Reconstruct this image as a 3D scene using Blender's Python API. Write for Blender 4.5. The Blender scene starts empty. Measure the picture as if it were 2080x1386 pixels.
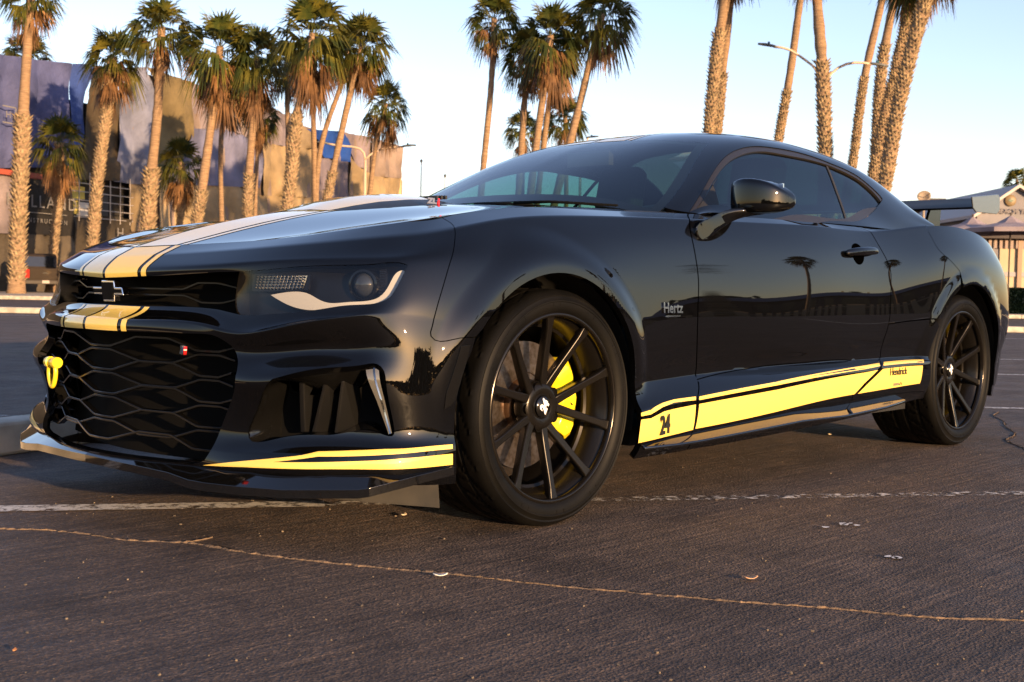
import bpy, bmesh, math, random
import numpy as np
from mathutils import Vector, Matrix
from mathutils.geometry import delaunay_2d_cdt

# ---------------------------------------------------------------- camera, sky, sun, exposure
SC = bpy.context.scene
COL = SC.collection
cam_data = bpy.data.cameras.new('camera')
cam_data.sensor_width = 36; cam_data.lens = 2407.08 / 2080 * 36
cam_data.clip_start = 0.05; cam_data.clip_end = 3000
cam = bpy.data.objects.new('camera', cam_data); COL.objects.link(cam)
YAW, PITCH, ROLL = 0.7523, -0.0425, 0.0189
fw = Vector((math.cos(PITCH)*math.cos(YAW), math.cos(PITCH)*math.sin(YAW), math.sin(PITCH)))
rt = fw.cross(Vector((0, 0, 1))).normalized(); up = rt.cross(fw)
r2 = rt*math.cos(ROLL) + up*math.sin(ROLL); u2 = -rt*math.sin(ROLL) + up*math.cos(ROLL)
m = Matrix((r2, u2, -fw)).transposed().to_4x4(); m.translation = Vector((-2.5404, -3.1185, 0.6701))
cam.matrix_world = m
SC.camera = cam
cam_data.dof.use_dof = True; cam_data.dof.focus_distance = 3.6; cam_data.dof.aperture_fstop = 10.0

SUN_EL = math.radians(8.0)
SUN_DIR = Vector((-0.16, -0.987, 0)).normalized()            # horizontal direction towards the sun
SUN_VEC = Vector((SUN_DIR.x*math.cos(SUN_EL), SUN_DIR.y*math.cos(SUN_EL), math.sin(SUN_EL)))
world = bpy.data.worlds.new('World'); SC.world = world; world.use_nodes = True
wn = world.node_tree.nodes; wl = world.node_tree.links
sky = wn.new('ShaderNodeTexSky'); sky.sky_type = 'NISHITA'; sky.sun_disc = False
sky.sun_elevation = SUN_EL; sky.sun_rotation = math.atan2(SUN_DIR.x, SUN_DIR.y)
sky.air_density = 1.0; sky.dust_density = 0.5; sky.ozone_density = 1.5
tint = wn.new('ShaderNodeMix'); tint.data_type = 'RGBA'; tint.blend_type = 'MULTIPLY'; tint.inputs[0].default_value = 1.0
tint.inputs[7].default_value = (1.06, 0.92, 1.04, 1)                # even, slightly rosier air than the model's
wl.new(sky.outputs[0], tint.inputs[6]); wl.new(tint.outputs[2], wn['Background'].inputs[0]); wn['Background'].inputs[1].default_value = 0.128
sun_d = bpy.data.lights.new('sun', 'SUN'); sun_d.energy = 4.0; sun_d.angle = math.radians(0.53); sun_d.color = (1.0, 0.64, 0.33)
sun = bpy.data.objects.new('sun', sun_d); COL.objects.link(sun)
sun.rotation_euler = SUN_VEC.to_track_quat('Z', 'Y').to_euler(); sun.location = SUN_VEC * 60
SC.view_settings.view_transform = 'Standard'; SC.view_settings.look = 'None'
SC.view_settings.gamma = 1.0; SC.view_settings.use_curve_mapping = False
SC.view_settings.exposure = 1.55
SC.cycles.use_denoising = True
SC.cycles.max_bounces = 8; SC.cycles.glossy_bounces = 5; SC.cycles.transmission_bounces = 6; SC.cycles.transparent_max_bounces = 12
SC.cycles.caustics_reflective = False; SC.cycles.caustics_refractive = False
# ---------------------------------------------------------------- helpers
random.seed(11); RNG = np.random.default_rng(11)
MATS = {}
def mat(name, color=(.5,.5,.5), rough=.5, metal=0., spec=.5, coat=0., coat_rough=.03, **k):
    if name in MATS: return MATS[name]
    m = bpy.data.materials.new(name); m.use_nodes = True; b = m.node_tree.nodes['Principled BSDF']
    b.inputs['Base Color'].default_value = (*color, 1); b.inputs['Roughness'].default_value = rough
    b.inputs['Metallic'].default_value = metal; b.inputs['Specular IOR Level'].default_value = spec
    b.inputs['Coat Weight'].default_value = coat; b.inputs['Coat Roughness'].default_value = coat_rough
    for n, v in k.items(): b.inputs[n.replace('_', ' ')].default_value = v
    MATS[name] = m; return m
def nodes(m): return m.node_tree.nodes, m.node_tree.links, m.node_tree.nodes['Principled BSDF']
def noise_color(m, c1, c2, scale, detail=4, coord='Object', stretch=None, lo=.35, hi=.65, rough=None, bump=0, bump_scale=None, bump_dist=.01):
    """mottle a material between two colours; optional fine relief"""
    N, L, b = nodes(m)
    tc = N.new('ShaderNodeTexCoord'); src = tc.outputs[coord]
    if stretch:
        mp = N.new('ShaderNodeMapping'); mp.inputs['Scale'].default_value = stretch; L.new(src, mp.inputs[0]); src = mp.outputs[0]
    t = N.new('ShaderNodeTexNoise'); t.inputs['Scale'].default_value = scale; t.inputs['Detail'].default_value = detail
    L.new(src, t.inputs['Vector'])
    r = N.new('ShaderNodeValToRGB'); e = r.color_ramp.elements
    e[0].position = lo; e[0].color = (*c1, 1); e[1].position = hi; e[1].color = (*c2, 1)
    L.new(t.outputs['Fac'], r.inputs[0]); L.new(r.outputs[0], b.inputs['Base Color'])
    if bump:
        t2 = t
        if bump_scale:
            t2 = N.new('ShaderNodeTexNoise'); t2.inputs['Scale'].default_value = bump_scale; t2.inputs['Detail'].default_value = 5; L.new(src, t2.inputs['Vector'])
        bp = N.new('ShaderNodeBump'); bp.inputs['Strength'].default_value = bump; bp.inputs['Distance'].default_value = bump_dist
        L.new(t2.outputs['Fac'], bp.inputs['Height']); L.new(bp.outputs[0], b.inputs['Normal'])
    return m
def obj(name, me, material=None, parent=None):
    o = bpy.data.objects.new(name, me); COL.objects.link(o)
    if material is not None and not me.materials:
        me.materials.append(material)
    if parent is not None: o.parent = parent
    return o
def empty(name, loc=(0,0,0), rz=0, label=None, cat=None, group=None):
    o = bpy.data.objects.new(name, None); COL.objects.link(o); o.location = loc; o.rotation_euler = (0,0,rz); o.empty_display_size = .2
    return tag(o, label, cat, group)
def tag(o, label=None, cat=None, group=None, kind=None):
    if label: o['label'] = label
    if cat: o['category'] = cat
    if group: o['group'] = group
    if kind: o['kind'] = kind
    return o
def copy_tree(o, parent=None):
    c = o.copy(); COL.objects.link(c)
    if parent is not None: c.parent = parent
    for ch in list(o.children): copy_tree(ch, c)
    return c
def mesh(name, V, F, smooth=True, normals=None, sharp=None):
    me = bpy.data.meshes.new(name); me.from_pydata([tuple(map(float, v)) for v in V], [], [tuple(map(int, f)) for f in F]); me.update()
    if smooth: me.polygons.foreach_set('use_smooth', [True]*len(me.polygons))
    if sharp is not None: me.set_sharp_from_angle(angle=math.radians(sharp))
    if normals is not None: me.normals_split_custom_set_from_vertices([tuple(map(float, n)) for n in normals])
    return me
class MB:
    """collects simple solids into one mesh"""
    def __init__(self): self.V = []; self.F = []
    def add(self, V, F):
        b = len(self.V); self.V += [tuple(map(float, v)) for v in V]; self.F += [tuple(i + b for i in f) for f in F]; return self
    def box(self, c, s, R=None):
        P = [Vector(((i & 1) - .5, ((i >> 1) & 1) - .5, ((i >> 2) & 1) - .5)) for i in range(8)]
        P = [Vector((p.x*s[0], p.y*s[1], p.z*s[2])) for p in P]
        if R is not None: P = [R @ p for p in P]
        return self.add([p + Vector(c) for p in P], [(0,2,3,1),(4,5,7,6),(0,1,5,4),(2,6,7,3),(0,4,6,2),(1,3,7,5)])
    def bx(self, x0, x1, y0, y1, z0, z1): return self.box(((x0+x1)/2, (y0+y1)/2, (z0+z1)/2), (x1-x0, y1-y0, z1-z0))
    def tube(self, pts, rad, n=8, closed=False, cap=True):
        pts = [Vector(p) for p in pts]; m = len(pts); rad = rad if hasattr(rad, '__len__') else [rad]*m
        up = None; rings = []
        for i, p in enumerate(pts):
            a = pts[(i-1) % m] if (closed or i) else p; b = pts[(i+1) % m] if (closed or i < m-1) else p
            d = (b - a).normalized()
            if up is None: up = Vector((0,0,1)) if abs(d.z) < .9 else Vector((1,0,0))
            u = (up - d*up.dot(d)).normalized(); v = d.cross(u); up = u
            rings.append([p + (u*math.cos(k*2*math.pi/n) + v*math.sin(k*2*math.pi/n))*rad[i] for k in range(n)])
        V = [q for r in rings for q in r]; F = []
        for i in range(m if closed else m-1):
            a = i*n; b = ((i+1) % m)*n
            F += [(a+k, a+(k+1)%n, b+(k+1)%n, b+k) for k in range(n)]
        if cap and not closed: F += [tuple(range(n))[::-1], tuple((m-1)*n + k for k in range(n))]
        return self.add(V, F)
    def lathe(self, prof, n=24, axis='z', c=(0,0,0), a0=0, a1=2*math.pi):
        full = abs(a1 - a0) > 6.28; m = n if full else n + 1; V = []; F = []
        for k in range(m):
            a = a0 + (a1 - a0)*k/n; ca, sa = math.cos(a), math.sin(a)
            for r, h in prof:
                p = {'z': (r*ca, r*sa, h), 'y': (r*ca, h, r*sa), 'x': (h, r*ca, r*sa)}[axis]
                V.append((p[0]+c[0], p[1]+c[1], p[2]+c[2]))
        q = len(prof)
        for k in range(n):
            a = k*q; b = ((k+1) % m)*q
            for j in range(q-1): F.append((a+j, b+j, b+j+1, a+j+1))
        return self.add(V, F)
    def prism(self, poly, axis, h0, h1):
        """extrude a 2D outline along an axis"""
        def mk(p, h): return {'z': (p[0], p[1], h), 'y': (p[0], h, p[1]), 'x': (h, p[0], p[1])}[axis]
        n = len(poly); V = [mk(p, h0) for p in poly] + [mk(p, h1) for p in poly]
        F = [tuple(range(n))[::-1], tuple(range(n, 2*n))] + [(i, (i+1) % n, n+(i+1) % n, n+i) for i in range(n)]
        return self.add(V, F)
    def me(self, name='m', smooth=False, sharp=None):
        me = mesh(name, self.V, self.F, smooth=smooth or sharp is not None, sharp=sharp)
        bm = bmesh.new(); bm.from_mesh(me); bmesh.ops.recalc_face_normals(bm, faces=bm.faces); bm.to_mesh(me); bm.free()
        if sharp is not None: me.set_sharp_from_angle(angle=math.radians(sharp))
        return me
    def build(self, name, material, parent=None, smooth=False, sharp=None):
        return obj(name, self.me(name, smooth, sharp), material, parent)
def bevel(o, w=.005, seg=2, angle=35):
    b = o.modifiers.new('bevel', 'BEVEL'); b.width = w; b.segments = seg; b.limit_method = 'ANGLE'; b.angle_limit = math.radians(angle); b.harden_normals = False
    return o

# ---- trimmed panels on a loft
def resample(poly, step, closed=True):
    P = np.array(poly, float); Q = []
    n = len(P)
    for i in range(n if closed else n-1):
        a, b = P[i], P[(i+1) % n]; k = max(1, int(math.ceil(np.linalg.norm(b-a)/step)))
        for j in range(k): Q.append(a + (b-a)*j/k)
    if not closed: Q.append(P[-1])
    return np.array(Q)
def smooth_poly(pts, step=.02, closed=False, corners=()):
    """natural spline through points (chord parameter); corners: indices where the tangent breaks"""
    P = np.array(pts, float)
    if closed: P = np.vstack([P, P[:1]])
    cs = sorted(set([0, len(P)-1] + [c for c in corners]))
    out = []
    for a, b in zip(cs[:-1], cs[1:]):
        S = P[a:b+1]; d = np.r_[0, np.cumsum(np.linalg.norm(np.diff(S, axis=0), axis=1))]
        k = max(2, int(d[-1]/step)); q = np.linspace(0, d[-1], k+1)
        E = nat_eval(d, S, nat_matrix(d) @ S, q) if len(S) > 2 else S[0] + (S[-1]-S[0])*(q/d[-1])[:, None]
        out += list(E[:-1])
    if not closed: out.append(P[-1])
    return np.array(out)
def inside(poly, pts):
    x, y = pts[:, 0], pts[:, 1]; r = np.zeros(len(pts), bool); P = np.asarray(poly); n = len(P)
    for i in range(n):
        x0, y0 = P[i]; x1, y1 = P[(i+1) % n]
        c = ((y0 > y) != (y1 > y)) & (x < (x1-x0)*(y-y0)/((y1-y0) if y1 != y0 else 1e-12) + x0); r ^= c
    return r
def dist_poly(poly, pts):
    P = np.asarray(poly); d = np.full(len(pts), 1e9)
    for i in range(len(P)):
        a, b = P[i], P[(i+1) % len(P)]; ab = b-a; L2 = max(ab@ab, 1e-12)
        u = np.clip(((pts-a)@ab)/L2, 0, 1); d = np.minimum(d, np.linalg.norm(pts - a - u[:, None]*ab, axis=1))
    return d
def shrink(poly, g):
    """move a closed outline inwards by g"""
    P = np.asarray(poly, float); A = 0.5*np.sum(P[:,0]*np.roll(P[:,1],-1) - np.roll(P[:,0],-1)*P[:,1])
    e = np.roll(P,-1,0)-P; e /= np.maximum(np.linalg.norm(e,axis=1),1e-9)[:,None]; n = np.stack([-e[:,1], e[:,0]],1)*(1 if A > 0 else -1)
    m = n + np.roll(n,1,0); L = np.maximum(np.linalg.norm(m,axis=1),1e-6); m /= L[:,None]
    c = np.clip((m*n).sum(1), .5, 1); return P + m*(g/c)[:,None]
def cdt(poly, holes, step):
    loops = [resample(poly, step)] + [resample(h, step) for h in holes]
    P = loops[0]; lo, hi = P.min(0), P.max(0)
    nx = max(1, int((hi[0]-lo[0])/step)); ny = max(1, int((hi[1]-lo[1])/step))
    gx, gy = np.meshgrid(np.linspace(lo[0], hi[0], nx+1), np.linspace(lo[1], hi[1], ny+1), indexing='ij'); g = np.stack([gx.ravel(), gy.ravel()], 1)
    k = inside(loops[0], g) & (dist_poly(loops[0], g) > .45*step)
    for h in loops[1:]: k &= ~inside(h, g) & (dist_poly(h, g) > .45*step)
    V = []; E = []
    for L in loops:
        b = len(V); V += [Vector(p) for p in L]; E += [(b+i, b+(i+1) % len(L)) for i in range(len(L))]
    nb = len(V); V += [Vector(p) for p in g[k]]
    v, e, f, ov, oe, of = delaunay_2d_cdt(V, E, [], 0, 1e-7)
    Q = np.array([[p.x, p.y] for p in v]); F = np.array([t for t in f if len(t) == 3])
    c = Q[F].mean(1); keep = inside(loops[0], c)
    for h in loops[1:]: keep &= ~inside(h, c)
    return Q, F[keep], loops
def panel(name, loft, poly, ax, material, parent=None, holes=(), step=.02, off=0., flange=.012, gap=.0, want=None, mirror=False, thick=0., param=False):
    """a piece of a lofted skin, cut out along an outline given in two coordinates (ax), with its edges turned inwards"""
    if gap: poly = shrink(poly, gap)
    Q, F, loops = cdt(poly, holes, step)
    s, t = (Q[:, 0], Q[:, 1]) if param else loft.invert(Q, ax, want)
    P = loft.P(s, t); N = loft.N(s, t)
    if off: P = P + N*off
    V = [*P]; NN = [*N]; FF = [tuple(x) for x in F]
    cr = np.cross(P[F[:, 1]]-P[F[:, 0]], P[F[:, 2]]-P[F[:, 0]])
    if (cr*N[F[:, 0]]).sum() < 0: FF = [x[::-1] for x in FF]
    if flange:
        edges = {}
        for x in FF:
            for i in range(3):
                e = (x[i], x[(i+1) % 3]); edges[e] = 1
        rim = [e for e in edges if (e[1], e[0]) not in edges]
        idx = {}
        for i, j in rim:
            for k in (i, j):
                if k not in idx:
                    idx[k] = len(V); V.append(P[k]); V.append(P[k] - N[k]*flange); NN += [None, None]
        acc = {}
        for i, j in rim:
            f = (idx[j], idx[i], idx[i]+1, idx[j]+1); FF.append(f)
            n = np.cross(V[f[1]]-V[f[0]], V[f[3]]-V[f[0]])
            for k in f: acc[k] = acc.get(k, 0) + n
        for k, n in acc.items(): NN[k] = n/max(np.linalg.norm(n), 1e-12)
    V = np.array(V); NN = np.array(NN)
    out = []
    def mk(V, NN, FF): 
        return obj(name, mesh(name, V, FF, True, NN), material, parent)
    o = mk(V, NN, FF)
    if mirror:
        o2 = mk(V*[1,-1,1], NN*[1,-1,1], [f[::-1] for f in FF]); return o, o2
    return o
# ---------------------------------------------------------------- spline lofts for the car body
# car frame: X runs from the nose to the tail (front axle X=0), visible side is -Y, Z up from the asphalt
def nat_matrix(t):
    n = len(t); h = np.diff(t); A = np.eye(n); B = np.zeros((n, n))
    for i in range(1, n - 1):
        A[i, i-1] = h[i-1]; A[i, i] = 2 * (h[i-1] + h[i]); A[i, i+1] = h[i]
        B[i, i-1] = 6 / h[i-1]; B[i, i] = -6 / h[i-1] - 6 / h[i]; B[i, i+1] = 6 / h[i]
    return np.linalg.solve(A, B)
def nat_eval(t, Y, M, q):
    # Y, M: (n, d) shared or (N, n, d); q: (N,)
    i = np.clip(np.searchsorted(t, q, side='right') - 1, 0, len(t) - 2)
    h = t[i+1] - t[i]; a = (t[i+1] - q) / h; b = (q - t[i]) / h
    if Y.ndim == 2: y0, y1, m0, m1 = Y[i], Y[i+1], M[i], M[i+1]
    else:
        k = np.arange(len(q)); y0, y1, m0, m1 = Y[k, i], Y[k, i+1], M[k, i], M[k, i+1]
    a = a[:, None]; b = b[:, None]; h = h[:, None]
    return a*y0 + b*y1 + ((a**3 - a)*m0 + (b**3 - b)*m1) * h*h / 6
class Loft:
    """rows: list of {s: (x,y,z)}; a natural spline along each row, then one across the rows"""
    def __init__(self, rows, creases=(), post=None):
        self.rows = []
        for r in rows:
            k = np.array(sorted(r), float); Y = np.array([r[s] for s in sorted(r)], float)
            self.rows.append((k, Y, nat_matrix(k) @ Y))
        self.s0 = max(k[0] for k, _, _ in self.rows); self.s1 = min(k[-1] for k, _, _ in self.rows)
        smp = self.control(np.linspace(self.s0, self.s1, 40))
        d = np.linalg.norm(np.diff(smp, axis=1), axis=2).mean(0) ** 0.75
        self.t = np.r_[0, np.cumsum(d)]; self.t /= self.t[-1]
        n = len(self.t); K = np.zeros((n, n)); e = [0] + list(creases) + [n - 1]
        self.seg = e
        self.K = []
        for a, b in zip(e[:-1], e[1:]): self.K.append((a, b, nat_matrix(self.t[a:b+1])))
        self.post = post
    def control(self, s):
        s = np.atleast_1d(np.asarray(s, float))
        return np.stack([nat_eval(k, Y, M, s) for k, Y, M in self.rows], 1)
    def base(self, s, t):
        s = np.asarray(s, float).ravel(); t = np.asarray(t, float).ravel()
        C = self.control(s); out = np.zeros((len(s), 3))
        for a, b, K in self.K:
            lo = -1e9 if a == 0 else self.t[a]; hi = 1e9 if b == len(self.t) - 1 else self.t[b]
            m = (t >= lo) & (t < hi)
            if m.any():
                Y = C[m][:, a:b+1]; M = np.einsum('ij,njd->nid', K, Y)
                out[m] = nat_eval(self.t[a:b+1], Y, M, t[m])
        return out
    def P(self, s, t):
        p = self.base(s, t)
        return self.post(p) if self.post else p
    def N(self, s, t, e=0.004):
        s = np.asarray(s, float).ravel(); t = np.asarray(t, float).ravel()
        es = self.es * e; et = self.et * e
        du = self.P(s + es, t) - self.P(s - es, t); dv = self.P(s, t + et) - self.P(s, t - et)
        n = np.cross(dv, du); return n / np.maximum(np.linalg.norm(n, axis=1), 1e-12)[:, None]
    def prepare(self, ns=400, nt=160):
        S, T = np.meshgrid(np.linspace(self.s0, self.s1, ns), np.linspace(0, 1, nt), indexing='ij')
        self.S, self.T = S.ravel(), T.ravel(); self.G = self.P(self.S, self.T); self.shape = (ns, nt)
        g = self.G.reshape(ns, nt, 3)
        ls = np.linalg.norm(np.diff(g, axis=0), axis=2).mean() * (ns-1) / (self.s1 - self.s0)
        lt = np.linalg.norm(np.diff(g, axis=1), axis=2).mean() * (nt-1)
        self.es, self.et = 1 / ls, 1 / lt
        return self
    def invert(self, pts, ax, want=None, iters=8):
        """parameters (s,t) of the points whose coordinates ax (two of 0,1,2) are given; want: mask over the sample grid"""
        pts = np.asarray(pts, float); Q = self.G[:, ax]; W = np.ones(len(Q), bool) if want is None else want
        idx = np.nonzero(W)[0]; Qw = Q[idx]; s = np.zeros(len(pts)); t = np.zeros(len(pts))
        for a in range(0, len(pts), 256):
            d = ((pts[a:a+256, None, :] - Qw[None]) ** 2).sum(2); k = idx[d.argmin(1)]
            s[a:a+256] = self.S[k]; t[a:a+256] = self.T[k]
        hs = self.es * 1e-3; ht = self.et * 1e-3
        for _ in range(iters):
            p = self.P(s, t)[:, ax]; js = (self.P(s + hs, t)[:, ax] - p) / hs; jt = (self.P(s, t + ht)[:, ax] - p) / ht
            r = pts - p; det = js[:, 0]*jt[:, 1] - js[:, 1]*jt[:, 0]; det = np.where(abs(det) < 1e-6, 1e-6, det)
            ds = (r[:, 0]*jt[:, 1] - r[:, 1]*jt[:, 0]) / det; dt = (js[:, 0]*r[:, 1] - js[:, 1]*r[:, 0]) / det
            lim = 0.02
            s = s + np.clip(ds, -lim*self.es, lim*self.es); t = np.clip(t + np.clip(dt, -lim*self.et, lim*self.et), -0.05, 1.05)
        return s, t

# wheel centres and arch sizes
AX_F, AX_R = 0.0, 2.812
WH_F, WH_R = (-0.033, 0.335), (2.812, 0.345)      # arch centres
ARCH_F, ARCH_R = 0.385, 0.393
def smax(a, b, k):
    h = np.clip(0.5 + 0.5*(a - b)/k, 0, 1); return b*(1-h) + a*h + k*h*(1-h)
def flare(p):
    """swell the wheel-arch lips out of the body side"""
    q = p.copy(); x, y, z = p[:, 0], -p[:, 1], p[:, 2]
    for (wx, wz), ra, yl in ((WH_F, ARCH_F, .957), (WH_R, ARCH_R, .962)):
        d = np.hypot(x - wx, z - wz) - ra
        lim = np.clip((z - .26) / .36, 0, 1); lim = lim*lim*(3-2*lim)
        f = yl - .06*np.maximum(d, 0) - 7.5*np.maximum(d - .022, 0)**2 - (1-lim)*.045
        near = (d < .20) & (y > .5)
        y = np.where(near, smax(y, f, .024), y)
    q[:, 1] = -y; return q

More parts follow.
